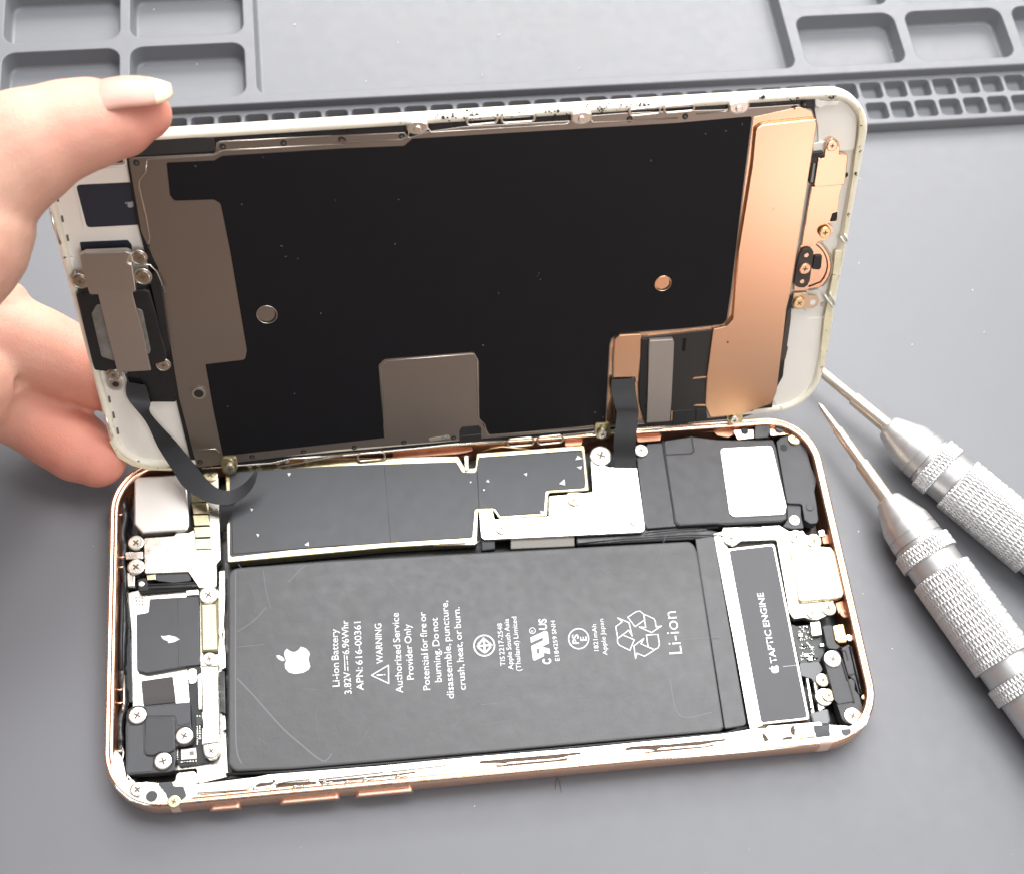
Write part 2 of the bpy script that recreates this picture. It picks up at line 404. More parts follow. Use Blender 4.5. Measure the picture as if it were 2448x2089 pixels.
# ledge (mid frame flange) along the near long side and corners
LZ = 5.96
plate('side_flange', 'B', 'R', [(402, 1868), (470, 1873), (612, 1856), (640, 1850), (905, 1830), (1130, 1808), (1400, 1786), (1560, 1770), (1735, 1752), (1792, 1742), (1812, 1742), (1830, 1735), (1965, 1724), (1975, 1776), (1790, 1796), (1530, 1818), (1240, 1842), (700, 1890), (404, 1921)], LZ, 1.6, steel, ph, .6, .12)
for k, pts in (('W', [(372, 322), (385, 305), (1003, 250), (1008, 262), (930, 274), (900, 282), (850, 290), (560, 312), (540, 322), (500, 318), (470, 318)]),
               ('W', [(470, 330), (520, 330), (560, 322), (850, 297), (925, 284), (920, 300), (700, 322), (495, 343)]),
               ('W', [(1275, 240), (1290, 222), (1330, 214), (1560, 200), (1900, 167), (1903, 180), (1840, 188), (1760, 205), (1500, 225), (1470, 240), (1390, 232)]),
               ('W', [(1385, 246), (1440, 245), (1480, 236), (1780, 212), (1835, 198), (1825, 212), (1640, 236), (1420, 256)]),
               ('U', [(225, 640), (240, 622), (560, 596), (700, 578), (715, 540), (722, 600), (560, 618), (240, 650)]),
               ('U', [(720, 545), (760, 520), (870, 510), (870, 490), (900, 500), (860, 535), (740, 555)]),
               ('U', [(890, 545), (930, 522), (1170, 505), (1230, 508), (1232, 522), (1150, 530), (960, 548), (920, 570)]),
               ('U', [(1240, 503), (1560, 474), (1860, 445), (2050, 424), (2050, 436), (1900, 458), (1620, 484), (1500, 500), (1260, 520)]),
               ('T', [(660, 1500), (700, 1490), (705, 1640), (660, 1610), (640, 1560)]), ('T', [(510, 1690), (560, 1655), (690, 1640), (660, 1690)]),
               ('T', [(650, 1700), (770, 1690), (775, 1750), (680, 1755)]), ('T', [(165, 1530), (200, 1500), (345, 1480), (310, 1530)]),
               ('T', [(800, 1640), (930, 1620), (925, 1660), (810, 1670)]), ('T', [(240, 1610), (280, 1600), (350, 1700), (280, 1720)])):
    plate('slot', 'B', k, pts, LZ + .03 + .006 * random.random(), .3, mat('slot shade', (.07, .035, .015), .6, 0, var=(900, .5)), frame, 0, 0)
for k, p in (('U', (1070, 548)), ('U', (1310, 515)), ('U', (1500, 508)), ('U', (1650, 486)), ('U', (1920, 462))):
    a = Vector(p); wire('contact_spring', 'B', k, [a + Vector(q) for q in ((-40, 18), (-15, -8), (12, 6), (40, -4), (60, -2))], LZ + .35, .13, steel, ph)
for k, pts in (('U', [(240, 545), (700, 520), (705, 535), (640, 575), (240, 600)]), ('U', [(880, 520), (930, 480), (1170, 460), (1175, 490), (1000, 505), (890, 530)]),
               ('U', [(1240, 455), (1780, 398), (1788, 430), (1245, 490)]), ('U', [(1845, 392), (2300, 340), (2300, 372), (1850, 425)]),
               ('T', [(710, 1520), (960, 1490), (1000, 1640), (720, 1680)])):
    plate('flange_tab', 'B', k, pts, LZ + .45, .5, steel, ph, .2, .1)
# corners: polished pads inside the rim
plate('corner_pad', 'B', 'H', [(150, 1160), (215, 1250), (250, 1420), (330, 1455), (410, 1440), (500, 1450), (650, 1440), (660, 1370), (820, 1350), (825, 1560), (760, 1600), (590, 1630), (400, 1640), (270, 1600), (160, 1500), (110, 1330)], 6.13, 2.2, steel, ph, .6, .15)
plate('corner_pad', 'B', 'T', [(1200, 1480), (1500, 1500), (1640, 1390), (1700, 1300), (1780, 1330), (1720, 1480), (1560, 1610), (1300, 1680), (1010, 1700), (980, 1640), (1000, 1510)], 6.13, 2.0, steel, ph, .5, .15)
disc('round_hole', 'B', 'H', (457, 1562), .95, 5.9, 6.15, mat('hole grey', (.05, .05, .05), .5), ph, 0)
plate('dark_gasket', 'B', 'T', [(1350, 1545), (1500, 1535), (1500, 1600), (1440, 1645), (1380, 1620)], 6.16, .4, shfilm, ph, .4, 0)
plate('dark_gasket', 'B', 'H', [(500, 1450), (625, 1440), (640, 1480), (720, 1480), (745, 1560), (700, 1600), (690, 1570), (640, 1560), (590, 1590), (575, 1540)], 6.17, .4, shfilm, ph, .4, .05)
plate('dark_gasket', 'B', 'T', [(975, 1490), (1195, 1480), (1210, 1640), (1005, 1660)], 6.2, .6, rubber, ph, .2, .05)
screw('B', 'H', (340, 1505), 1.3, 6.4, steel, ph); screw('B', 'H', (640, 1605), 1.1, 6.4, gold, ph)
# copper far inner wall pieces and far flange
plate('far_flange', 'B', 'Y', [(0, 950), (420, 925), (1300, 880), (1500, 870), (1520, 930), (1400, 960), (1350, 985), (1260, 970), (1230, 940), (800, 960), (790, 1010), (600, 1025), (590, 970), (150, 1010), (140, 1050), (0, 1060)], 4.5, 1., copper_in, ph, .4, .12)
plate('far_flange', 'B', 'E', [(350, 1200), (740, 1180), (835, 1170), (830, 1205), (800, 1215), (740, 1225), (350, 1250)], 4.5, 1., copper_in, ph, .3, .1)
plate('corner_bracket', 'B', 'Y', [(1390, 925), (1560, 920), (1565, 990), (1430, 1005)], 5.2, 1., copper_shiny, ph, .2, .1)
plate('corner_bracket', 'B', 'Y', [(1690, 920), (1730, 870), (1840, 870), (1900, 940), (1850, 960), (1700, 975)], 4.9, 1., copper_shiny, ph, .4, .1)
plate('dark_gasket', 'B', 'Y', [(1570, 870), (1690, 850), (1700, 930), (1680, 985), (1570, 995)], 5.6, 1., rubber, ph, .3, .15)
disc('round_hole', 'B', 'Y', (1778, 905), .95, 5.0, 5.35, shfilm, ph, .05)
disc('round_hole', 'B', 'Y', (1485, 935), .75, 5.0, 5.25, void, ph, 0)
screw('B', 'Y', (1898, 997), 1.15, 5.3, gold, ph)

# ---- left column: camera, brackets, boards
plate('board_plate', 'B', 'H', [(260, -120), (420, -150), (860, -160), (1000, -160), (1060, 30), (1050, 700), (1090, 1400), (830, 1460), (830, 1330), (650, 1350), (300, 830), (300, 580), (290, 200)], 2.6, 1.4, steel, ph, .5, .1)
plate('camera_module', 'B', 'G', [(313, 312), (745, 285), (770, 745), (380, 772), (312, 700)], 5.4, 3.6, steel_soft, ph, [.9, 1.3, 1.3, .5, .5], .3)
plate('camera_holder', 'B', 'G', [(295, 300), (760, 268), (800, 440), (800, 790), (300, 800)], 2.0, 1., rubber, ph, .6, .1)
wire('wire_clip', 'B', 'G', [(235, 400), (260, 370), (330, 305), (370, 300)], 5.0, .16, steel, ph)
plate('connector_shield', 'B', 'G', [(392, 812), (640, 795), (668, 765), (760, 770), (812, 740), (815, 830), (945, 820), (930, 600), (900, 430), (860, 330), (930, 250), (1005, 270), (1012, 520), (1025, 990), (990, 1030), (990, 1220), (848, 1222), (760, 1092), (400, 1108)], 4.5, 1.6, steel, ph, .35, .12)
sp = empty('contact_strip'); sp.parent = ph
for i in range(5):
    y = 430 + i * 97; dx = i * 12
    plate('contact_leaf', 'B', 'G', [(782 + dx * .6, y), (905 + dx * .9, y - 5), (915 + dx * .9, y + 82), (795 + dx * .6, y + 88)], 4.95 - .02 * i, .5, gold, sp, .15, .15)
screw('B', 'G', (327, 850), 1.5, 4.6, steel, ph, 2.2); screw('B', 'G', (327, 1050), 1.6, 4.6, steel, ph, 2.2)
screw('B', 'G', (942, 290), 1.45, 4.9, gold, ph); screw('B', 'G', (925, 1280), 1.75, 4.4, steel, ph)
plate('bracket_arm', 'B', 'G', [(240, 930), (385, 925), (385, 985), (245, 990)], 4.2, 1.5, steel, ph, .15, .15)
plate('bracket_arm', 'B', 'G', [(255, 1100), (320, 1095), (315, 1210), (260, 1215)], 4.0, 1.5, steel, ph, .15, .15)
plate('camera_flex', 'B', 'G', [(400, 1110), (770, 1095), (785, 1165), (640, 1180), (510, 1165)], 4.0, .4, shfilm, ph, .3, .05)
plate('front_camera_connector', 'B', 'G', [(335, 1155), (410, 1140), (425, 1190), (830, 1170), (845, 1215), (350, 1255)], 4.1, 1.2, rubber, ph, .25, .15)
wire('connector_rib', 'B', 'G', [(430, 1205), (830, 1185)], 4.15, .16, flexm, ph); wire('connector_rib', 'B', 'G', [(430, 1232), (790, 1212)], 4.15, .14, flexm, ph)
disc('connector_boss', 'B', 'G', (372, 1190), .55, 4., 4.25, steel, ph, .1)
plate('connector_tab', 'B', 'G', [(740, 1245), (845, 1235), (845, 1280), (740, 1288)], 3.6, .6, steel, ph, .15, .1)
plate('small_bracket', 'B', 'G', [(415, 1120), (485, 1112), (490, 1155), (420, 1160)], 4.3, .6, gold, ph, .1, .1)
plate('chip_shield', 'B', 'H', [(440, -66), (848, -90), (855, 478), (750, 487), (420, 545), (335, 525), (332, 60), (400, 52), (432, 40)], 3.7, 1.4, shfilm, ph, .35, .15)
wire('shield_seam', 'B', 'H', [(672, -78), (680, 490)], 3.71, .06, mat('tape seam', (.11, .11, .115), .5), ph)
plate('torn_paint', 'B', 'H', [(532, 235), (560, 240), (600, 232), (655, 245), (690, 266), (640, 290), (595, 296), (590, 280), (560, 270), (545, 258)], 3.76, .05, ink, ph, 0, 0)
plate('chip_shield', 'B', 'H', [(370, 610), (630, 572), (655, 785), (390, 812)], 3.0, .5, mat('woven dark pad', (.062, .058, .055), .7, bump=(4000, .6, .0001)), ph, .1, .05)
for i in range(9):
    disc('vent_hole', 'B', 'G', (330 + 25 * (i % 3), 1305 + 26 * (i // 3)), .13, 2.5, 2.65, shfilm, ph, 0, 8)
lb = plate('board_label', 'B', 'H', [(876, -18), (985, -25), (998, 348), (882, 352)], 4.0, .5, mat('cream label', (.72, .68, .50), .45), ph, .08, .05)
plate('board_label_base', 'B', 'H', [(860, -60), (1000, -70), (1012, 362), (868, 368)], 3.7, .8, mat('olive board edge', (.22, .18, .05), .4), ph, .08, .05)
plate('speaker_strap', 'B', 'H', [(870, 488), (1002, 490), (1012, 1112), (884, 1132)], 4.7, .7, steel, ph, .2, .15)
plate('strap_lug', 'B', 'H', [(866, 486), (868, 430), (890, 392), (935, 375), (980, 390), (1000, 430), (1002, 486)], 4.3, .7, steel, ph, .3, .12)
plate('strap_lug', 'B', 'H', [(884, 1135), (1014, 1115), (1020, 1190), (990, 1250), (940, 1265), (900, 1240), (884, 1190)], 4.3, .7, steel, ph, .3, .12)
screw('B', 'H', (932, 425), 1.2, 4.6, steel_soft, ph); screw('B', 'H', (948, 1187), 1.3, 4.6, steel_soft, ph)
plate('circuit_board', 'B', 'H', [(750, 492), (862, 485), (870, 1130), (1020, 1160), (1015, 1240), (960, 1280), (690, 1320), (660, 1270), (660, 1150), (790, 1130)], 3.3, .6, flexm, ph, .4, .05)
plate('white_pad', 'B', 'H', [(757, 510), (826, 503), (830, 625), (765, 640)], 3.55, .3, steel, ph, .8, .08)
plate('white_pad', 'B', 'H', [(835, 560), (868, 540), (872, 840), (845, 850)], 3.6, .4, steel, ph, .2, .08)
plate('black_pad', 'B', 'H', [(1012, 530), (1060, 525), (1068, 880), (1020, 870)], 4.2, .8, rubber, ph, .2, .15)
plate('battery_clip', 'B', 'H', [(1022, 900), (1062, 895), (1070, 1010), (1040, 1025)], 3.9, .8, steel, ph, .2, .1)
plate('battery_clip', 'B', 'H', [(1018, 220), (1062, 330), (1068, 500), (1030, 520), (1005, 460), (1010, 380)], 3.9, .8, steel, ph, .2, .1)
plate('battery_clip', 'B', 'G', [(1015, 1085), (1060, 1080), (1062, 1290), (1050, 1560), (1025, 1640), (1010, 1600)], 3.9, .8, steel, ph, .2, .1)
plate('module_block', 'B', 'H', [(258, 850), (290, 826), (405, 815), (772, 783), (783, 985), (800, 1010), (812, 1060), (790, 1128), (655, 1150), (658, 1250), (640, 1350), (600, 1362), (255, 1385), (244, 1340), (240, 1000)], 4.9, 2.6, plastic, ph, .35, .18)
plate('module_pad', 'B', 'H', [(402, 925), (630, 905), (648, 930), (650, 1180), (600, 1200), (520, 1200), (470, 1225), (412, 1222), (400, 1180)], 5.3, .5, plastic, ph, .5, .18)
plate('module_pad', 'B', 'H', [(410, 825), (775, 795), (778, 955), (690, 978), (668, 965), (655, 900), (635, 895), (420, 900)], 5.0, .3, shfilm, ph, .3, .06)
plate('module_pad', 'B', 'H', [(262, 985), (380, 972), (390, 1220), (470, 1250), (460, 1355), (262, 1370)], 5.0, .3, shfilm, ph, .3, .06)
for x, y, r in ((338, 893, 1.6), (726, 1062, 1.55), (550, 1270, 1.55)):
    disc('screw_recess', 'B', 'H', (x, y + 3), r + .28, 4.6, 4.93, void, ph, 0); screw('B', 'H', (x, y), r, 5.2, steel, ph)
plate('antenna_chip', 'B', 'H', [(697, 1172), (822, 1160), (828, 1250), (700, 1262)], 4.0, .6, mat('chip can', (.72, .66, .58), .4, .6), ph, .1, .08)
plate('chip_window', 'B', 'H', [(768, 1190), (806, 1187), (808, 1222), (770, 1226)], 4.03, .1, mat('brown window', (.2, .16, .13), .5), ph)
def solder(name, pts, fr, k, h, rng, m, par, grp=None):
    bm = bmesh.new()
    for p in pts:
        c = loc2(fr, k, p, h); a, b = rng; sx, sy = random.uniform(a, b), random.uniform(a, b) * .7
        if random.random() < .5: sx, sy = sy, sx
        slab(bm, [(c.x - sx, c.y - sy), (c.x + sx, c.y - sy), (c.x + sx, c.y + sy), (c.x - sx, c.y + sy)], h + random.uniform(.1, .3), .4, .04)
    return link(name, bm, m, par)
solder('solder_joints', [(705 + 24 * i, 1281 - 2 * i) for i in range(6)] + [(672, 1180 + 20 * i) for i in range(5)] + [(835, 900 + 18 * i) for i in range(14)] + [(855, 905 + 20 * i) for i in range(10)], 'B', 'H', 3.4, (.1, .2), chipm, ph)
plate('camera_bezel', 'B', 'H', [(820, 905), (872, 900), (876, 970), (824, 975)], 3.75, .4, pcb, ph, .05, .05)
# glossy adhesive bead between rim and parts on the left
bm = bmesh.new(); pp = [loc2('B', 'G', p, 3.2) for p in ((250, 400), (225, 520), (240, 640), (215, 780), (235, 900), (215, 1010), (240, 1150), (222, 1300), (232, 1500), (222, 1700), (215, 1860))] + [loc2('B', 'H', p, 3.2) for p in ((215, 620), (235, 800), (200, 950), (205, 1120), (200, 1280), (240, 1400), (320, 1450))]
pc = catmull([(q.x, q.y, 3.2) for q in pp], 6); tubebm(bm, pc, 1, seg=8, rads=[.75 + .3 * noise.noise(Vector((i * .5, 0, 0))) for i in range(len(pc))]); link('adhesive_bead', bm, rubber, ph, True)
wire('side_cable', 'B', 'H', [(232, 560), (228, 790), (215, 860)], 4.2, .2, steel, ph)
wire('side_cable', 'B', 'H', [(215, 1150), (225, 1210), (215, 1260), (240, 1360), (290, 1430), (330, 1455)], 4.2, .22, steel, ph)
wire('gasket_line', 'B', 'G', [(222, 1180), (215, 1340), (205, 1700), (205, 1900)], 4.0, .35, flexm, ph)
plate('gasket_rail', 'B', 'H', [(215, -160), (262, -165), (275, 120), (296, 590), (300, 790), (240, 785), (232, 300)], 3.1, 1., flexm, ph, .2, .1)
for i, (a, b) in enumerate([((180, 620), 'G'), ((195, 970), 'G'), ((190, 1050), 'G'), ((180, 680), 'H'), ((180, 790), 'H'), ((180, 1185), 'H')]):
    wire('contact_spring', 'B', b, [(a[0] - 25, a[1] - 8), (a[0] + 10, a[1] + 6), (a[0] + 40, a[1] - 4)], 4.9, .2, copper_shiny, ph)

# ---- logic board
plate('board_shield', 'B', 'R', [(538, 1100), (800, 1095), (1096, 1090), (1112, 1118), (1136, 1118), (1139, 1083), (1397, 1064), (1408, 1172), (1311, 1178), (1308, 1233), (1194, 1240), (1180, 1221), (1143, 1221), (1140, 1296), (930, 1308), (543, 1344)], 4.45, 2.4, gold, ph, .5, .2)
S1 = plate('shield_tape', 'B', 'R', [(549, 1128), (800, 1113), (1091, 1103), (1106, 1128), (1137, 1129), (1144, 1093), (1392, 1074), (1400, 1166), (1305, 1172), (1301, 1226), (1195, 1233), (1183, 1214), (1136, 1215), (1130, 1284), (930, 1296), (700, 1313), (549, 1330)], 4.62, .25, shfilm, ph, .6, .08)
seam = mat('tape seam', (.11, .11, .115), .5)
dkseam = mat('dark seam', (.012, .012, .013), .5)
for k, a, b, mm in (('E', (300, 1300), (338, 1752), seam), ('E', (862, 1335), (872, 1550), dkseam), ('G', (1118, 600), (1128, 945), dkseam), ('G', (1128, 945), (2060, 870), dkseam), ('E', (1500, 1205), (1515, 1400), seam), ('E', (870, 1245), (1495, 1205), dkseam)):
    wire('tape_edge', 'B', k, [a, b], 4.63, .05, mm, S1)
plate('locating_pin', 'B', 'M', [(205, 305), (240, 303), (243, 425), (210, 428)], 5.0, 1.5, steel, ph, .2, .2)
plate('flex_bridge', 'B', 'M', [(345, 985), (460, 980), (462, 1075), (350, 1090)], 4.3, 1.2, flexm, ph, .3, .3)
plate('flex_bridge', 'B', 'M', [(590, 960), (1115, 930), (1118, 1052), (590, 1075)], 4.3, 1.2, mat('brown flex', (.16, .145, .12), .45), ph, .2, .5)
plate('flex_bridge', 'B', 'M', [(1120, 930), (1700, 905), (2100, 880), (2300, 930), (2320, 985), (1140, 1045)], 4.0, 1., rubber, ph, .3, .3)
wire('flex_edge', 'B', 'M', [(1130, 1035), (1500, 995), (2050, 960), (2330, 965), (2360, 1000)], 4.6, .16, flexm, ph)
wire('flex_edge', 'B', 'M', [(1700, 945), (2000, 915), (2300, 900)], 4.6, .12, flexm, ph)
wire('shield_lip', 'B', 'M', [(-50, 1045), (290, 1035), (335, 1010)], 4.1, .3, steel, ph)
cw = plate('connector_cover', 'B', 'M', [(1255, 345), (1400, 402), (1632, 400), (1700, 905), (1680, 935), (1640, 940), (372, 1000), (345, 975), (330, 770), (345, 755), (440, 757), (458, 830), (905, 806), (905, 640), (1268, 606), (1250, 350)], 5.0, .7, steel, ph, .4, .15)
for x, y, r, m_ in ((515, 905, 1.15, steel), (1112, 672, 1.2, gold), (1612, 835, 1.1, steel)):
    pts = [(x - 52, y - 60), (x + 52, y - 62), (x + 54, y + 10), (x + 40, y + 42), (x, y + 56), (x - 40, y + 42), (x - 54, y + 10)]
    plate('cover_tab', 'B', 'M', pts, 5.06, .12, m_, cw, .4, .06)
    strokes('tab_outline', 'B', 'M', [pts], 5.075, .11, mat('tab line', (.30, .22, .12), .5, .4), cw, False)
    screw('B', 'M', (x, y), r, 5.35, m_, ph, ang=.6)
screw('B', 'M', (1335, 305), 2.15, 5.5, steel_soft, ph, 1.2); screw('B', 'M', (1668, 262), 1.35, 5.3, steel_soft, ph, 1.2)
# ---- loudspeaker
plate('antenna_block', 'B', 'M', [(1632, 330), (1720, 210), (1845, 200), (1865, 290), (1960, 870), (1955, 890), (1715, 908), (1690, 860)], 4.7, 2., plastic, ph, .4, .15)
spk = plate('loudspeaker', 'B', 'K', [(128, 185), (355, 150), (560, 175), (720, 180), (1030, 175), (1055, 240), (1140, 700), (1145, 830), (1100, 845), (245, 882), (215, 860)], 5.0, 3., plastic, ph, .5, .2)
plate('speaker_plate', 'B', 'K', [(593, 245), (1022, 222), (1142, 720), (1130, 790), (700, 812), (670, 780)], 5.25, .4, mat('white metal plate', (.93, .91, .84), .3, .8, rvar=.06), spk, .9, .12)
strokes('panel_groove', 'B', 'K', [[(355, 150), (375, 270), (350, 290), (150, 300)]], 5.02, .3, void, spk, False)
strokes('panel_groove', 'B', 'K', [[(120, 190), (225, 850), (260, 878), (560, 862), (640, 872), (1100, 845)]], 5.03, .28, void, spk, False)
plate('antenna_bracket', 'B', 'K', [(1058, 192), (1090, 160), (1160, 140), (1260, 190), (1305, 245), (1345, 400), (1392, 500), (1372, 600), (1385, 700), (1405, 835), (1390, 865), (1335, 868), (1290, 835), (1268, 705), (1145, 700)], 4.7, 2.2, plastic, ph, .5, .15)
disc('bracket_hole', 'B', 'K', (1118, 240), .75, 4.5, 4.73, void, ph, 0); disc('bracket_pin', 'B', 'K', (1335, 730), .8, 4.5, 4.85, plastic, ph, .15)
screw('B', 'K', (1208, 167), 1.35, 5.1, gold, ph, 1)
plate('bracket_foot', 'B', 'K', [(1145, 700), (1262, 700), (1262, 800), (1285, 905), (1180, 912), (1110, 890), (1150, 830)], 4.1, 1.8, plastic, ph, .3, .15)
screw('B', 'K', (1208, 838), 1.1, 4.35, chipm, ph)
# ---- taptic engine
TE = 4.6
plate('vibration_motor', 'B', 'R', [(1737, 1310), (1852, 1298), (1937, 1719), (1815, 1732)], TE, 2.6, steel, ph, .7, .15)
tv = plate('motor_label', 'B', 'R', [(1743, 1315), (1848, 1303), (1930, 1714), (1820, 1726)], TE + .06, .1, mat('motor black', (.040, .040, .044), .42, bump=(400, .15, .00005), var=(80, .1)), ph, .6, .03)
label_text('motor_lettering', 'TAPTIC ENGINE', 'B', 'L', (890, 805), (775, 226), 52, TE + .075, ink, tv, .012, .8)
plate('dark_gap', 'B', 'K', [(715, 1050), (760, 1015), (1040, 1005), (1060, 1040), (1180, 1620), (1130, 1500), (1035, 1060), (1010, 1040), (720, 1060)], 3.9, .3, void, ph, .2, 0)
plate('side_rail', 'B', 'R', [(1706, 1275), (1730, 1268), (1741, 1315), (1768, 1440), (1818, 1690), (1825, 1745), (1795, 1748), (1790, 1730), (1760, 1560)], 4.5, 2.2, steel, ph, .2, .15)
for i in range(16):
    t = i / 15; a = (470 + 230 * t + random.uniform(-6, 10), 40 + 1200 * t)
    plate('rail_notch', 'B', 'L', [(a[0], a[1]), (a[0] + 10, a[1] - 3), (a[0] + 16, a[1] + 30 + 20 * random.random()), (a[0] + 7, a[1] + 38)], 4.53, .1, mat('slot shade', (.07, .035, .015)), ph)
for i in range(5):
    t = i / 4; plate('rail_notch', 'B', 'L', [(1115 + 60 * t, 1010 + 220 * t), (1137 + 60 * t, 1008 + 220 * t), (1140 + 60 * t, 1028 + 220 * t), (1120 + 60 * t, 1030 + 220 * t)], TE + .05, .1, void, ph)
# ---- dock bracket, lightning port
plate('dock_bracket', 'B', 'K', [(612, 900), (1082, 882), (1165, 932), (1280, 925), (1300, 960), (1400, 985), (1425, 1050), (1530, 1480), (1535, 1590), (1500, 1615), (1400, 1660), (1340, 1660), (1290, 1640), (1200, 1655), (1165, 1600), (1062, 1010), (1045, 1000), (760, 1012), (720, 1045), (660, 1040), (615, 990)], 4.8, 1.4, steel, ph, .5, .15)
po = plate('charging_port', 'B', 'K', [(1170, 1072), (1440, 1055), (1510, 1062), (1540, 1100), (1618, 1440), (1600, 1475), (1545, 1490), (1262, 1515), (1245, 1490)], 5.7, 3., mat('warm plated port', (.60, .51, .37), .30, 1, rvar=.08, bump=(300, .2, .0001)), ph, .6, .35)
strokes('port_seam', 'B', 'K', [[(1185, 1080), (1262, 1490), (1300, 1500)], [(1470, 1075), (1545, 1478)]], 5.72, .16, mat('port line', (.45, .33, .18), .4, .5), po, False)
for x, y, r, m_ in ((1222, 975, 1.45, steel), (1370, 1008, 1.5, gold), (1490, 1562, 1.5, gold), (685, 990, 1.5, steel), (1357, 1600, 1.2, steel)): screw('B', 'K', (x, y), r, 5.15, m_, ph)
plate('bracket_tail', 'B', 'L', [(1165, 470), (1245, 465), (1262, 575), (1180, 585)], 4.5, 1., steel, ph, .2, .12)
plate('slot', 'B', 'K', [(745, 900), (935, 888), (940, 896), (750, 908)], 4.83, .05, void, ph)
plate('copper_tab', 'B', 'K', [(1430, 960), (1500, 950), (1510, 1030), (1445, 1035)], 4.2, 1., copper_in, ph, .3, .1)
plate('copper_tab', 'B', 'L', [(1370, 310), (1440, 290), (1480, 420), (1400, 400)], 4.2, 1., copper_in, ph, .3, .1)
screw('B', 'L', (1450, 398), .9, 4.6, copper_in, ph)
plate('contact_block', 'B', 'K', [(1405, 925), (1450, 915), (1465, 965), (1415, 975)], 4.6, 1., chipm, ph, .1, .2)
# ---- bottom right: small board, antenna cover
plate('small_board', 'B', 'T', [(650, 60), (730, 90), (930, 70), (1090, 120), (1140, 420), (1060, 600), (770, 610)], 3.3, .6, pcb, ph, .3, .05)
pts = []
for _ in range(95):
    u, v = random.random(), random.random(); pts.append((735 + 60 * v + 190 * u + random.uniform(-8, 8), 100 + 470 * v))
solder('solder_joints', pts, 'B', 'T', 3.35, (.06, .17), mat('solder tin', (.6, .62, .56), .3, .9), ph)
for p in ((760, 200), (830, 340), (840, 480), (960, 170), (900, 540), (980, 500), (1060, 340)):
    a = Vector(p); plate('small_chip', 'B', 'T', [a, a + Vector((55, -6)), a + Vector((62, 34)), a + Vector((7, 40))], 3.9, .5, random.choice([pcb, rubber, chipm]), ph, .05, .06)
plate('flex_tail', 'B', 'T', [(770, 608), (1050, 595), (1110, 700), (1060, 760), (1020, 850), (1060, 1100), (1150, 1250), (1090, 1270), (1000, 1100), (985, 900), (940, 830), (870, 815), (800, 790)], 3.6, .35, mat('glossy flex', (.07, .07, .075), .25), ph, .5, .08)
plate('steel_rail', 'B', 'T', [(870, 820), (900, 830), (985, 1300), (940, 1320)], 3.9, 1., steel, ph, .1, .1)
plate('steel_rail', 'B', 'T', [(975, 880), (1000, 900), (1060, 1180), (1130, 1240), (1050, 1290)], 3.7, .8, steel, ph, .2, .1)
screw('B', 'T', (1105, 850), 1.3, 4.0, gold, ph); disc('ground_pad', 'B', 'T', (1125, 1090), 1.65, 3.2, 4.2, steel, ph, .2); screw('B', 'T', (1190, 1065), 1.25, 4.6, gold, ph)
plate('cable_clip', 'B', 'T', [(925, 1320), (1180, 1250), (1215, 1420), (1190, 1480), (970, 1480)], 5.0, 1., mat('glossy grey clip', (.10, .105, .11), .22), ph, .4, .3)
plate('antenna_cover', 'B', 'T', [(1100, 90), (1215, 75), (1245, 100), (1285, 320), (1360, 380), (1300, 420), (1185, 410), (1160, 370)], 4.7, 2, plastic, ph, .5, .15)
plate('brass_contact', 'B', 'T', [(1245, 90), (1345, 70), (1395, 60), (1450, 290), (1430, 325), (1330, 330), (1285, 290)], 5.1, 2., brass, ph, .3, .35)
ac = plate('antenna_cover', 'B', 'T', [(1125, 470), (1190, 430), (1290, 425), (1345, 470), (1370, 580), (1450, 860), (1560, 780), (1560, 990), (1620, 1060), (1665, 1260), (1660, 1360), (1600, 1440), (1510, 1470), (1430, 1460), (1370, 1400), (1330, 1270), (1210, 900), (1115, 560)], 4.8, 2.4, plastic, ph, .5, .18)
plate('cover_step', 'B', 'T', [(1215, 905), (1460, 868), (1545, 1150), (1320, 1190), (1270, 1130)], 5.0, .3, plastic, ac, .2, .08)
plate('cover_rail', 'B', 'T', [(1370, 400), (1470, 345), (1500, 380), (1560, 770), (1600, 900), (1650, 1045), (1610, 1050), (1555, 860), (1460, 780), (1400, 560)], 5.0, 2., plastic, ph, .25, .2)
strokes('panel_groove', 'B', 'T', [[(1370, 430), (1420, 440), (1455, 565)], [(1370, 560), (1460, 860), (1545, 1160)], [(1465, 775), (1540, 768)]], 5.04, .3, void, ac, False)
wire('foam_seal', 'B', 'T', [(1490, 380), (1580, 760), (1640, 1030)], 5.1, .28, rubber, ph)
screw('B', 'T', (1245, 552), 1.65, 5.1, steel, ph); screw('B', 'T', (1528, 1357), 1.6, 5.1, steel, ph)
disc('contact_dot', 'B', 'T', (1480, 255), .7, 4, 5.1, steel, ph, .2); disc('contact_dot', 'B', 'T', (1695, 1095), .6, 4, 4.8, gold, ph, .2)
# motor side flex strap and stripe
strokes('scratch', 'B', 'L', [[(940, 836), (1065, 824)]], TE + .09, .1, mat('scratch', (.5, .5, .5), .5), tv, False)

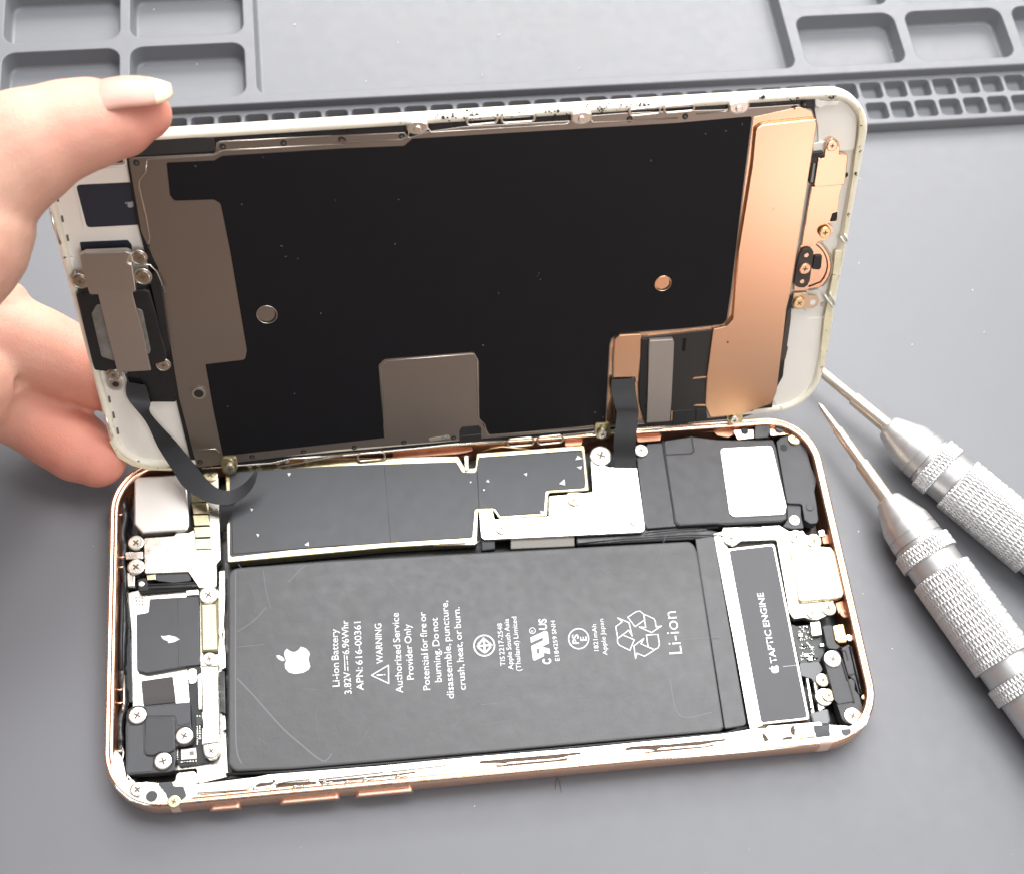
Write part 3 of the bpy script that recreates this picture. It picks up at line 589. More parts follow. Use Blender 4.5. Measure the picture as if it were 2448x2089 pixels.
# ---- battery
BZ = 4.9
bat = plate('battery', 'B', 'R', [(545, 1357), (800, 1338), (1655, 1292), (1668, 1320), (1731, 1738), (1722, 1745), (1180, 1795), (700, 1836), (560, 1842), (545, 1825)], BZ, 3.8, wrap, ph, [2.2, .5, 1.6, .5, .6, .5, .5, .5, 2.4, 1], 1.0)
for f in bat.data.polygons: f.use_smooth = True
md = bat.modifiers.new('edge', 'EDGE_SPLIT'); md.split_angle = math.radians(40)
plate('battery_tray', 'B', 'R', [(536, 1340), (1665, 1270), (1742, 1752), (700, 1856), (540, 1862)], 1.6, .8, rubber, ph, .6, .1)
fl = plate('battery_flap', 'B', 'R', [(1662, 1287), (1707, 1280), (1785, 1732), (1733, 1741)], 4.55, .5, wrap, bat, [.3, .3, .8, .3], .2)
wire('wrap_edge', 'B', 'R', [(540, 1850), (700, 1843), (1180, 1802), (1735, 1752), (1785, 1738)], 4.3, .28, flexm, ph)
wire('wrap_edge', 'B', 'R', [(540, 1862), (720, 1852), (1200, 1812), (1720, 1765)], 4.1, .2, rubber, ph)
Z1 = BZ + .02
for k, pts, wd in (('H', [(1165, 590), (1290, 720), (1430, 880), (1560, 1020), (1700, 1140), (1800, 1225), (1880, 1275)], .17), ('H', [(1880, 1275), (1912, 1255), (1942, 1212)], .14),
                   ('H', [(1168, 200), (1250, 150), (1330, 85), (1400, 5)], .13), ('G', [(1590, 1170), (1700, 1060), (1740, 1040)], .12), ('H', [(1155, 330), (1390, 308)], .07),
                   ('H', [(1200, 1290), (1160, 1180), (1150, 900), (1150, 100), (1150, -300)], .16), ('H', [(1380, -300), (1400, -150), (1440, 10)], .08),
                   ('J', [(1560, 940), (1640, 1240), (1900, 1215)], .09), ('L', [(0, 620), (420, 590)], .05), ('J', [(0, 1150), (140, 1140)], .06)):
    pp = [loc2('B', k, p, Z1) for p in pts]; bm = bmesh.new(); pc = catmull([(q.x, q.y, 0) for q in pp], 5)
    strokebm(bm, [(q.x, q.y) for q in pc], wd * 1.5, BZ + .008); link('wrap_crease', bm, crease, bat)
random.seed(9)
bm = bmesh.new()
for _ in range(60):                                  # fine random scuffs of the foil
    x, y = random.uniform(-43, 38), random.uniform(-27, 5); a = random.uniform(0, math.pi); l = random.uniform(1.5, 8); cv = random.uniform(-.05, .05)
    P_ = []
    for s in range(7): P_.append((x, y)); x += math.cos(a) * l / 6; y += math.sin(a) * l / 6; a += cv
    strokebm(bm, P_, random.uniform(.04, .11), BZ + .004 + random.uniform(0, .003))
link('wrap_scuffs', bm, mat('faint scuff', (.100, .100, .102), .5), bat)
T_ = lambda s, k, a, b, cap, wgt=.010, spw=.55: label_text('battery_lettering', s, 'B', k, a, b, cap, Z1 + .03, ink, bat, wgt - .007, spw)
T_('Li-ion Battery', 'I', (558, 1000), (542, 525), 57); T_('3.82V', 'I', (658, 1060), (646, 878), 56); T_('6.96Whr', 'I', (638, 733), (630, 455), 56)
T_('APN: 616-00361', 'I', (757, 1030), (732, 465), 56); T_('WARNING', 'I', (918, 810), (902, 480), 54)
T_('Authorized Service', 'I', (1083, 1052), (1045, 392), 58); T_('Provider Only', 'I', (1173, 942), (1143, 485), 56)
T_('Potential for fire or', 'I', (1307, 1028), (1268, 385), 56); T_('burning. Do not', 'I', (1402, 962), (1367, 432), 56)
T_('disassemble, puncture,', 'I', (1504, 1098), (1450, 292), 58); T_('crush, heat, or burn.', 'I', (1601, 1027), (1548, 345), 56)
T_('TIS 2217-2548', 'O', (862, 1118), (795, 308), 92); T_('Apple South Asia', 'O', (1012, 1188), (922, 222), 92, .01, .7); T_('(Thailand) Limited', 'O', (1165, 1215), (1070, 180), 92, .01, .7)
T_('US', 'O', (1652, 430), (1640, 222), 145, .03); T_('C', 'O', (1732, 1085), (1722, 980), 150, .045); T_('E184259 SNH', 'O', (1895, 1022), (1805, 258), 82, .01, .8); T_('R', 'O', (1402, 478), (1398, 428), 52, .0)
T_('PS', 'Q', (295, 652), (283, 502), 100, .02); T_('E', 'Q', (420, 602), (412, 535), 100, .02); T_('1821mAh', 'Q', (612, 765), (568, 340), 72, .008); T_('Apple Japan', 'Q', (750, 832), (682, 255), 72, .004, .8)
T_('Li-ion', 'Q', (1945, 805), (1842, 132), 210, .0)
def circ(c, r, n=40): return [(c[0] + r * math.cos(2 * math.pi * i / n), c[1] + r * math.sin(2 * math.pi * i / n)) for i in range(n)]
ST = lambda name, k, lines, wd, closed=True: strokes(name, 'B', k, lines, Z1 + .03, wd, ink, bat, closed)
ST('current_symbol', 'I', [[(604, 868), (598, 742)], [(628, 870), (626, 838)], [(625, 822), (623, 792)], [(621, 778), (619, 748)]], .16, False)
ST('warning_triangle', 'I', [[(822, 908), (962, 825), (964, 975)]], .2); ST('warning_triangle', 'I', [[(868, 907), (915, 904)], [(928, 903), (934, 903)]], .2, False)
ST('certification_circle', 'O', [circ((460, 733), 195)], .26); ST('registered_circle', 'O', [circ((1377, 450), 56, 24)], .12); ST('safety_circle', 'Q', [circ((290, 572), 160)], .22)
ST('certification_emblem', 'O', [[(330, 745), (600, 722)], [(440, 595), (570, 695)], [(350, 705), (430, 620)], [(445, 600), (458, 705)], [(350, 775), (440, 850)], [(500, 850), (575, 765)], [(463, 765), (470, 870)]], .36, False)
def inkpoly(name, k, outer, inner=None, m_=None, par=None, z=None):
    bm = bmesh.new(); z = z or Z1 + .03
    if inner:
        es = []
        for l in [outer] + inner:
            vs = [bm.verts.new((*loc2('B', k, p, z), z)) for p in l]; es += [bm.edges.new((vs[i], vs[(i + 1) % len(vs)])) for i in range(len(vs))]
        bmesh.ops.triangle_fill(bm, edges=es, use_beauty=True, normal=(0, 0, 1))
    else: slab(bm, [loc2('B', k, p, z) for p in outer], z, 0)
    return link(name, bm, m_ or ink, par or bat)
inkpoly('certification_mark', 'O', [(1338, 580), (1610, 455), (1650, 455), (1672, 490), (1692, 690), (1575, 745), (1590, 765), (1700, 790), (1715, 890), (1592, 872), (1597, 935), (1420, 1020), (1390, 1005), (1382, 970), (1354, 742), (1578, 635), (1574, 580), (1350, 680)], [[(1458, 800), (1502, 783), (1513, 870), (1468, 892)]])
ST('recycling_symbol', 'Q', [[(915, 240), (1095, 315), (1145, 530), (1090, 435), (915, 570), (882, 380), (985, 305)], [(910, 575), (912, 635), (945, 680), (1108, 758), (1178, 590), (990, 510)],
    [(1075, 230), (1210, 140), (1270, 132), (1330, 185), (1345, 270), (1190, 380)], [(1330, 180), (1495, 255), (1515, 300), (1528, 385), (1612, 370), (1455, 475), (1260, 388), (1362, 392), (1340, 270)],
    [(1370, 515), (1555, 505), (1580, 660), (1560, 720), (1500, 748), (1400, 705)], [(1330, 570), (1172, 688), (1198, 890), (1222, 805), (1340, 855), (1500, 755), (1285, 655)]], .19)
def applepts(): return [(1575, 343), (1585, 352), (1610, 367), (1640, 371), (1668, 355), (1690, 327), (1730, 340), (1757, 368), (1763, 390), (1756, 412), (1753, 435), (1760, 462), (1768, 490), (1752, 518), (1705, 543), (1640, 552), (1592, 540), (1560, 505), (1556, 468), (1568, 440), (1558, 415), (1551, 385), (1558, 360)]
inkpoly('logo', 'H', applepts()); inkpoly('logo_leaf', 'H', [(1485, 400), (1510, 397), (1540, 412), (1557, 440), (1535, 446), (1502, 428)])
# small logo before the motor lettering: same outline scaled
def sc(p): x = (p[0] - 1655) / 215 * 62; y = (p[1] - 440) / 215 * 62; return (872 + x, 858 + y)
inkpoly('logo', 'L', [sc(p) for p in applepts()], par=tv, z=TE + .08); inkpoly('logo_leaf', 'L', [sc(p) for p in [(1485, 400), (1510, 397), (1540, 412), (1557, 440), (1535, 446), (1502, 428)]], par=tv, z=TE + .08)

# ================================================================== screen assembly, leaning back over the far edge
sc_ = empty('screen_assembly', DO, (DU, DV, DN))
tag(sc_, 'white phone screen held up seen from its back with black film and plate tinted by a painted warm reflection', 'phone screen')
prof = [(.5, -2.5), (0, -2.2), (0, -.7), (.1, -.3), (.35, -.02), (.7, .02), (1.05, -.05), (1.35, -.3), (1.45, -1.6), (1.5, -2.5)]
ring('screen_frame', -68.4, 68.4, 0, 65.5, 8.3, prof, lipm, sc_, 14)
bm = bmesh.new(); slab(bm, rrect(-67.2, 67.2, 1.2, 64.3, 7.2, 10), -1.05, 1.3, .05); link('bezel_panel', bm, whitepl, sc_)
bm = bmesh.new(); slab(bm, rrect(-68.1, 68.1, .3, 65.2, 8.0, 10), -2.42, .5, .1); link('front_glass', bm, glassm, sc_)
bm = bmesh.new(); slab(bm, rrect(-52, 52, 3.4, 62.1, .4, 3), -2.93, .03); link('display_area', bm, screenm, sc_)
D_ = lambda name, k, pts, h, th, m_, r=.3, bev=.08, par=None, **kw: plate(name, 'D', k, pts, h, th, m_, par or sc_, r, bev, **kw)
# white moulding: raised ribs and steps
D_('bezel_step', 'C', [(820, 600), (960, 590), (1000, 640), (1060, 760), (1050, 900), (1030, 910), (960, 915), (880, 900), (830, 870), (825, 760), (800, 700)], -.75, .4, whitepl, .8, .12)
D_('bezel_step', 'F', [(665, 350), (745, 345), (755, 410), (890, 400), (870, 520), (820, 800), (760, 880), (590, 960), (555, 900), (625, 640)], -.75, .4, whitepl, .8, .12)
D_('bezel_boss', 'C', [(810, 600), (835, 590), (840, 610), (955, 612), (950, 640), (870, 640), (840, 660), (812, 640)], -.2, .9, whitepl, .3, .15)
D_('yellowed_adhesive', 'F', [(984, 0), (944, 190), (919, 300), (914, 430), (889, 560), (864, 700), (854, 750), (839, 700), (846, 600), (864, 420), (889, 300), (914, 160), (934, 0)], .05, .5, lipy, .3, .12)
D_('yellowed_adhesive', 'C', [(1082, 640), (1104, 740), (1092, 850), (1066, 960), (1047, 1100), (1018, 1280), (1002, 1370), (985, 1500), (970, 1610), (962, 1608), (975, 1480), (990, 1350), (1004, 1270), (1032, 1100), (1050, 960), (1072, 840), (1080, 740), (1068, 660)], .05, .5, lipy, .3, .12)
D_('yellowed_adhesive', 'D', [(658, 1150), (712, 1248), (800, 1298), (900, 1322), (1040, 1326), (1040, 1314), (905, 1308), (808, 1280), (728, 1232), (674, 1142)], .06, .4, lipy, .3, .12)
# grime on the top lip
random.seed(3)
bm = bmesh.new()
for cx, cy, n_, sx in ((840, 700, 22, 22), (1880, 640, 26, 28), (830, 720, 14, 30), (1700, 655, 30, 90), (690, 700, 18, 60), (1000, 690, 12, 30), (1180, 690, 12, 30), (1300, 680, 14, 60), (1610, 660, 10, 15)):
    for _ in range(n_):
        c = loc2('D', 'B', (random.gauss(cx, sx), random.gauss(cy, 9 + sx * .1)), 0); r = abs(random.gauss(.06, .09)) + .03
        slab(bm, [(c.x + r * random.uniform(.6, 1.4) * math.cos(a * 1.05), c.y + r * random.uniform(.4, 1.1) * math.sin(a * 1.05)) for a in range(6)], random.uniform(.05, .2), .3)
for cx, cy, n_, sx in ((910, 590, 20, 14), (490, 590, 14, 14), (1088, 760, 4, 3), (1080, 900, 4, 3), (1054, 1045, 6, 3), (1012, 1300, 5, 3), (690, 600, 16, 30)):
    for _ in range(n_):
        c = loc2('D', 'C', (random.gauss(cx, sx), random.gauss(cy, 7)), 0); r = abs(random.gauss(.06, .07)) + .03
        slab(bm, [(c.x + r * random.uniform(.6, 1.4) * math.cos(a * 1.05), c.y + r * random.uniform(.5, 1.1) * math.sin(a * 1.05)) for a in range(6)], random.uniform(.05, .2), .3)
g = link('glue_grime', bm, mat('grime', (.035, .034, .032), .7), sc_); g['kind'] = 'stuff'
# black carrier frame under the metal plate
D_('carrier_frame', 'R', [(296, 345), (520, 324), (560, 318), (700, 314), (980, 300), (1100, 290), (1870, 236), (1945, 230), (1948, 262), (1953, 292), (1921, 491), (1888, 700), (1902, 735), (1885, 740), (1880, 830), (1872, 900), (1850, 940), (1846, 975), (1772, 1000), (1470, 1026), (1160, 1056), (800, 1085), (480, 1128), (460, 1120), (422, 960), (370, 700), (325, 520)], -.25, .8, rubber, .4, .1)
D_('carrier_ledge', 'A', [(770, 905), (860, 850), (1180, 830), (1290, 835), (1300, 915), (790, 948)], -.05, .3, mat('satin black strip', (.03, .03, .03), .3), .2, .1)
pl = D_('metal_back_plate', 'R', [(307, 378), (512, 368), (519, 343), (560, 337), (820, 324), (968, 317), (976, 330), (1020, 316), (1030, 314), (1110, 303), (1380, 288), (1400, 278), (1500, 270), (1740, 262), (1913, 250), (1915, 258), (1941, 262), (1953, 293), (1921, 491), (1891, 697), (1881, 735), (1854, 944), (1834, 968), (1770, 992), (1691, 1001), (1469, 1018), (1156, 1048), (800, 1076), (471, 1118), (428, 952), (376, 640), (337, 554)], .12, .3, dkplate, .6, .1)
D_('graphite_film', 'R', [(398, 390), (512, 385), (531, 374), (820, 356), (966, 350), (986, 333), (1100, 326), (1620, 295), (1798, 279), (1775, 460), (1747, 700), (1737, 764), (1728, 776), (1628, 786), (1481, 798), (1462, 808), (1457, 824), (1447, 1014), (1172, 1040), (1160, 1024), (1146, 1000), (1145, 864), (1133, 842), (919, 859), (905, 873), (919, 1047), (533, 1090), (510, 980), (491, 872), (586, 861), (590, 838), (550, 600), (527, 487), (511, 478), (416, 481), (406, 467)], .2, .12, blackfilm, [.3, .2, .3, .3, .3, .3, .3, .3, .4, .3, .3, .8, .8, .3, .3, 1, 1, .4, .4, .3, .6, .8, .8, .8, .8, .3, .3, .3, .2, .8, .3, .3, .8, .8, .8, .8], .03)
rid = mat('plate ridge', (.55, .50, .44), .3, 1)
for k, pts in (('A', [(885, 975), (880, 1040), (840, 1090), (838, 1130), (880, 1300), (905, 1440), (895, 1500)]), ('A', [(880, 970), (900, 962), (1290, 940), (1350, 910), (2071, 872)]), ('A', [(1305, 910), (1310, 865), (1330, 858), (2000, 822)]),
               ('B', [(0, 862), (405, 845), (445, 820), (455, 770)]), ('B', [(555, 770), (585, 802), (1400, 752), (1430, 730)]), ('B', [(1535, 710), (1560, 742), (2070, 715)]), ('C', [(90, 690), (270, 675), (290, 655)]),
               ('E', [(300, 1120), (280, 700), (310, 665), (840, 622), (860, 650), (870, 1010), (905, 1045), (925, 1110), (1560, 1065)]),
               ('D', [(1200, 1200), (1300, 1195), (1325, 1215)]), ('E', [(1690, 1040), (1672, 600), (1700, 540), (1760, 515), (1850, 500)])):
    wire('pressed_ridge', 'D', k, pts, .13, .14, rid, pl, flat=.6)
holes_ = [('A', 823, 985), ('A', 1345, 888), ('A', 1712, 866), ('A', 2060, 845), ('B', 50, 850), ('B', 405, 826), ('B', 1780, 722), ('C', 683, 655), ('C', 748, 632), ('C', 25, 705), ('D', 1207, 1273), ('D', 1522, 1243), ('D', 1832, 1213), ('E', 118, 1187), ('E', 418, 1157), ('E', 718, 1128), ('F', 425, 957)]
for k, x, y in holes_: disc('rivet_hole', 'D', k, (x, y), .52, 0, .15, void, pl, 0, 14); disc('rivet_centre', 'D', k, (x + 2, y + 2), .22, 0, .17, mat('rivet grey', (.15, .14, .13), .4, .5), pl, 0, 10)
disc('rivet_hole', 'D', 'R', (1740, 819), .18, 0, .95, void, pl, 0, 10)
def port(k, x, y, r, mm, mi_):
    c = loc2('D', k, (x, y), .2); bm = bmesh.new(); cylbm(bm, c, r, .05, .24, 28, .02); link('window_well', bm, mm, sc_)
    bm = bmesh.new(); tubebm(bm, [(c.x + r * math.cos(a * .2244), c.y + r * math.sin(a * .2244), .24) for a in range(28)], .09, True, 6); link('window_rim', bm, mi_, sc_, True)
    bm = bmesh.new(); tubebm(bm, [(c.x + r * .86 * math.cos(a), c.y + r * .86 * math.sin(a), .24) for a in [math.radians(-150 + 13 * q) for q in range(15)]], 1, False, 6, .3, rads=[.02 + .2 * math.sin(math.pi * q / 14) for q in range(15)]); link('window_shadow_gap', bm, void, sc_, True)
port('D', 1612, 385, 1.75, dkplate, rid); port('B', 1982, 1712, 1.5, coppl_refl, coppl_refl)
c = loc2('D', 'D', (1200, 860), .2)
for r, h, mm in ((1.6, .2, dkplate), (1.25, .3, rid), (.85, .32, void)):
    bm = bmesh.new(); cylbm(bm, c, r, 0, h, 28, .03); link('camera_hole', bm, mm, sc_)
# cover on the right, its warm reflection put into the colour
D_('cover_border', 'R', [(1449, 1014), (1459, 826), (1464, 812), (1483, 801), (1630, 789), (1731, 779), (1740, 766), (1750, 702), (1778, 462), (1801, 281), (1912, 256), (1940, 266), (1948, 292), (1850, 700), (1765, 765), (1760, 790), (1705, 802), (1536, 815), (1535, 1004)], .17, .14, coppl_refl, .3, .03)
cp = D_('lcd_cover', 'R', [(1822, 299), (1951, 285), (1953, 300), (1921, 491), (1891, 697), (1881, 735), (1856, 938), (1844, 966), (1774, 990), (1698, 999), (1690, 980), (1687, 970), (1690, 900), (1705, 787), (1736, 780), (1752, 762), (1758, 700), (1765, 600), (1798, 396), (1806, 310)], .85, .8, coppl_refl, [1, .2, .2, .2, .2, .2, .8, .8, .6, .6, .2, .2, .2, .3, 1., 1., .3, .3, .3, 1.], .3)
D_('lcd_cover', 'E', [(1690, 530), (1720, 508), (1855, 500), (1848, 640), (1838, 795), (1812, 800), (1812, 765), (1680, 770), (1682, 650)], .7, .6, coppl_refl, .3, .25)
D_('display_flex', 'Y', [(640, 165), (1225, 100), (1200, 300), (1165, 690), (1178, 840), (890, 890), (665, 880), (625, 760), (610, 540), (625, 350)], .45, .4, mat('satin black flex', (.020, .018, .017), .42, bump=(500, .3, .00006)), .2, .08)
D_('flex_stiffener', 'Y', [(635, 180), (700, 175), (700, 860), (660, 868), (620, 720), (612, 560)], .9, .5, rubber, .15, .2)
D_('display_chip', 'Y', [(695, 200), (705, 190), (895, 178), (905, 205), (880, 700), (868, 855), (675, 868), (688, 600)], 1.35, .9, mat('satin chip lid', (.46, .43, .40), .40, .9, bump=(1500, .3, .00004)), .2, .15)
D_('flex_slot', 'Y', [(1050, 505), (1075, 490), (1172, 482), (1172, 495)], .5, .08, coppl_refl, 0, 0); D_('flex_slot', 'Y', [(1060, 725), (1085, 715), (1170, 712), (1168, 728)], .5, .08, coppl_refl, 0, 0)
D_('flex_tab', 'Y', [(975, 172), (1005, 170), (995, 275), (968, 275)], .5, .1, blackfilm, 0, .02); D_('flex_tab', 'Y', [(895, 770), (1060, 755), (1080, 850), (890, 880)], .62, .2, flexm, .2, .1); D_('flex_tab', 'Y', [(1085, 755), (1168, 745), (1172, 830), (1082, 850)], .62, .2, flexm, .1, .1)
D_('gold_finger', 'Y', [(880, 772), (892, 768), (888, 848), (876, 850)], .75, .2, brass, 0, 0)
D_('tape_patch', 'E', [(755, 1090), (770, 1065), (870, 1055), (885, 1070), (885, 1145), (755, 1160)], .26, .12, mat('black tape', (.015, .015, .015), .5), .3, .03)
D_('bright_slot', 'E', [(565, 1133), (690, 1113), (700, 1130), (575, 1150)], .22, .1, steel, .25, .02)
wire('tape_patch_seam', 'D', 'E', [(760, 1118), (885, 1105)], .27, .04, seam, sc_)
# small scratches and lint on the film
random.seed(21); bm = bmesh.new()
for k, x, y in (('A', 1185, 1010), ('A', 1458, 1230), ('A', 1705, 1490), ('A', 1720, 1548), ('A', 1800, 1560), ('A', 1587, 955), ('A', 2025, 1208), ('B', 1230, 1650), ('B', 388, 1208), ('B', 1905, 975), ('B', 360, 1475), ('E', 990, 260), ('E', 1228, 150), ('E', 1238, 175), ('E', 900, 575), ('E', 1575, 980), ('E', 1625, 1000), ('D', 1380, 938), ('D', 1135, 708), ('D', 1775, 862), ('E', 570, 680), ('E', 622, 935), ('C', 265, 788), ('C', 370, 745), ('C', 150, 815), ('C', 490, 1475), ('C', 545, 1255), ('D', 1940, 375)):
    c = loc2('D', k, (x, y), .2); a = random.random() * 6; l = random.uniform(.12, .45)
    P_ = [(c.x + math.cos(a + j * .5) * l * j / 3, c.y + math.sin(a + j * .5) * l * j / 3, .235) for j in range(4)]
    if k == 'C' and x > 450: P_ = [(p[0], p[1], .9) for p in P_]
    tubebm(bm, P_, .028, seg=5)
link('lint', bm, mat('lint', (.26, .26, .26), .7), sc_)['kind'] = 'stuff'
# edge clips: double loops and tabs
def loops(k, list_, h, r, m_, name='edge_clip'):
    bm = bmesh.new()
    for (x0, y0, x1, y1, wd) in list_:
        a, b = Vector((x0, y0)), Vector((x1, y1)); d = (b - a).normalized(); q = Vector((-d.y, d.x)) * wd / 2
        pts = []
        for s in range(9): t = math.pi / 2 + math.pi * s / 8; pts.append(a + d * math.cos(t) * wd / 2 + q * math.sin(t))
        for s in range(9): t = -math.pi / 2 + math.pi * s / 8; pts.append(b + d * math.cos(t) * wd / 2 + q * math.sin(t))
        pp = [loc2('D', k, p, h) for p in pts]; tubebm(bm, [(p.x, p.y, h) for p in pp], r, True, 6)
    return link(name, bm, m_, sc_, True)
clipm = mat('clip steel', (.85, .80, .72), .3, 1)
for j, (k, l) in enumerate((('B', [(820, 735, 960, 722, 44), (1030, 722, 1185, 712, 44)]), ('B', [(1800, 680, 1945, 665, 40), (2010, 662, 2150, 650, 40)]))):
    loops(k, l, .3, .22, clipm)
loops('E', [(1065, 1158, 1180, 1148, 44), (1245, 1145, 1355, 1133, 44)], .1, .22, steel); loops('E', [(160, 1245, 280, 1235, 44)], .1, .24, steel)
wire('lower_rail', 'D', 'E', [(-330, 1300), (0, 1240), (150, 1225), (500, 1190), (750, 1163), (1040, 1145)], -.1, .22, steel, sc_); wire('lower_rail', 'D', 'E', [(1380, 1110), (1640, 1085), (1900, 1072), (2300, 1040)], -.1, .2, clipm, sc_)
wire('lower_rail', 'D', 'D', [(1220, 1310), (1500, 1290), (1640, 1280), (1760, 1252), (2071, 1232)], -.1, .24, steel, sc_)
for i in range(7): disc('lower_stud', 'D', 'D', (1390 + 85 * i + 30 * (i % 2), 1308 - 9 * i), .5, -.8, -.2, steel, sc_, .15, 12)
wire('lower_rail', 'D', 'E', [(880, 1215), (950, 1190), (1010, 1180), (1150, 1195), (1250, 1210)], -.7, .2, gold, sc_)
for k, x, y in (('B', 500, 776), ('B', 1490, 716), ('C', 350, 655)):
    c = loc2('D', k, (x, y), .6); bm = bmesh.new()
    slab(bm, [(c.x + 1.9 * math.cos(a) * (1 if abs(math.cos(a)) < .9 else .95), c.y + .3 + (1.35 if math.sin(a) < 0 else 1.0) * math.sin(a)) for a in [i * math.pi / 12 for i in range(24)]], .7, .9, .3); link('snap_tab', bm, clipm, sc_)
    bm = bmesh.new(); cylbm(bm, (c.x, c.y - .1), .6, .6, .95, 16, .15); link('snap_tab_stud', bm, clipm, sc_)
for k, x, y in (('D', 1385, 1310), ('E', 1618, 1100), ('F', 325, 1018)):
    D_('hinge_lug', k, [(x - 48, y - 60), (x + 45, y - 62), (x + 50, y), (x + 35, y + 32), (x, y + 42), (x - 35, y + 32), (x - 48, y)], .5, .7, gold, .6, .15)
    screw('D', k, (x, y + 8), 1.0, 1.3, steel, sc_); disc('lug_boss', 'D', k, (x + 6, y - 32), .7, .4, .8, gold, sc_, .2)
# ear speaker group on the left
D_('dark_recess', 'A', [(458, 1120), (800, 1103), (835, 1240), (862, 1358), (525, 1376)], -.95, .25, mat('blue black film', (.018, .022, .035), .4), .7, .03)
c_ = D_('recess_lip', 'A', [(440, 1110), (445, 1108), (515, 1385), (508, 1388)], -.8, .3, whitepl, 0, .08)
inkp = [(1655 - 1655 + (p[0] - 1655) / 215 * 38, (p[1] - 440) / 215 * 38) for p in applepts()]
bm = bmesh.new(); slab(bm, [loc2('D', 'A', (787 + x, 1236 + y), -.93) for x, y in inkp], -.93, 0); link('logo', bm, ink_soft, sc_)
bm = bmesh.new(); slab(bm, [loc2('D', 'A', (758 + x, 1229 + y), -.93) for x, y in ((-3, -6), (8, -5), (10, 4), (-2, 3))], -.93, 0); link('logo_leaf', bm, ink_soft, sc_)
D_('dark_recess', 'A', [(480, 1465), (770, 1452), (795, 1480), (798, 1530), (500, 1550)], -.9, .2, mat('blue black film', (.018, .022, .035), .4), .3, .03)
D_('camera_window', 'A', [(640, 960), (720, 900), (745, 985), (660, 990)], -.85, .3, void, .2, .05)
wire('moulded_rib', 'D', 'A', [(760, 910), (765, 985), (745, 1002), (600, 1010)], -.75, .3, whitepl, sc_)
wire('moulded_rib', 'D', 'A', [(300, 1120), (350, 1350), (400, 1560)], -.85, .25, whitepl, sc_); wire('moulded_rib', 'D', 'D', [(430, 40), (445, 150)], -.6, .4, whitepl, sc_)
for k, x, y in (('A', 347, 1203), ('A', 376, 1325), ('A', 408, 1440), ('D', 660, 898), ('D', 685, 993), ('D', 710, 1088)):
    D_('edge_slot', k, [(x - 9, y - 20), (x + 3, y - 22), (x + 11, y + 16), (x - 2, y + 20)], -.98, .2, mat('brown slot', (.14, .11, .08), .5), .1, 0)
wire('clear_clip', 'D', 'A', [(305, 1270), (330, 1380), (365, 1475)], .12, .25, clipm, sc_); wire('clear_clip', 'D', 'D', [(635, 980), (660, 1070), (680, 1120)], .12, .22, clipm, sc_)
D_('speaker_gasket', 'D', [(455, 240), (480, 225), (560, 250), (700, 250), (905, 215), (925, 240), (960, 430), (1030, 680), (1060, 880), (1010, 905), (920, 910), (830, 740), (600, 725), (565, 700)], -.3, 1., rubber, .4, .15)
D_('earpiece_body', 'D', [(456, 262), (540, 248), (560, 262), (870, 230), (905, 240), (955, 420), (1010, 620), (1000, 670), (930, 690), (700, 720), (570, 725), (560, 680)], 1.3, 2.2, rubber, .5, .35)
D_('earpiece_mesh', 'D', [(580, 330), (600, 322), (820, 345), (860, 360), (910, 600), (900, 625), (800, 640), (690, 665), (612, 640), (552, 380)], 1.45, .3, mat('grey foil', (.22, .21, .19), .5, .5, bump=(600, .6, .0001), var=(500, .3)), .6, .1)
D_('earpiece_rib', 'D', [(905, 180), (940, 110), (975, 200), (1025, 560), (1015, 620), (985, 560)], 1.2, 1.5, rubber, .4, .3)
D_('black_tape', 'D', [(760, 740), (1010, 715), (1050, 760), (1075, 895), (1055, 912), (915, 912), (905, 920), (790, 830)], -.55, .35, mat('glossy tape', (.012, .012, .013), .25), .4, .04)
br = D_('speaker_bracket', 'A', [(482, 1545), (515, 1528), (760, 1518), (790, 1530), (770, 1590), (800, 1600), (822, 1755), (540, 1775), (520, 1720), (500, 1640)], 2.3, 1.2, mat('taupe steel', (.50, .46, .42), .36, 1, bump=(1500, .2, .00003)), .3, .22)
D_('speaker_bracket', 'D', [(540, 235), (820, 225), (822, 240), (800, 255), (600, 265), (545, 262)], 2.25, .5, mat('taupe steel', (.5, .46, .42)), .15, .1, par=br)
D_('bracket_strip', 'D', [(592, 262), (797, 248), (860, 480), (912, 722), (710, 735), (650, 500)], 2.05, .5, mat('tan satin steel', (.50, .44, .39), .40, 1, bump=(1500, .2, .00003)), .12, .15)
D_('bracket_ear', 'A', [(765, 1530), (790, 1525), (800, 1570), (780, 1620), (760, 1600)], 2., .8, steel, .1, .15)
for k, x, y, r, h in (('D', 482, 188, 1.15, 1.9), ('D', 862, 160, 1.25, 1.9), ('D', 838, 45, 1.1, 1.5), ('D', 685, 752, 1.05, 1.0), ('D', 985, 692, 1.05, 1.2)):
    screw('D', k, (x, y), r, h, mat('dark nickel', (.50, .46, .40), .25, 1), sc_, 1.2)
    bm = bmesh.new(); c = loc2('D', k, (x, y), h); tubebm(bm, [(c.x + (r + .12) * math.cos(a * .3142), c.y + (r + .12) * math.sin(a * .3142), h - .3) for a in range(20)], .2, True, 6); link('screw_washer', bm, rid if k != 'x' else steel, sc_, True)
c = loc2('D', 'D', (698, 805), .6)
for r, h, mm in ((1.5, .5, steel_soft), (1.05, .62, rid), (.6, .66, void)):
    bm = bmesh.new(); cylbm(bm, c, r, -.9, h, 24, .12); link('threaded_boss', bm, mm, sc_)
D_('boss_flange', 'D', [(640, 735), (750, 735), (770, 795), (735, 830), (660, 830)], 0.05, .9, steel_soft, .3, .1)
for k, pts in (('A', [(455, 1640), (440, 1700), (470, 1745)]), ('A', [(815, 1595), (905, 1600), (945, 1640), (1000, 1767)])):
    wire('bracket_wire', 'D', k, pts, 1.0, .14, steel, sc_)
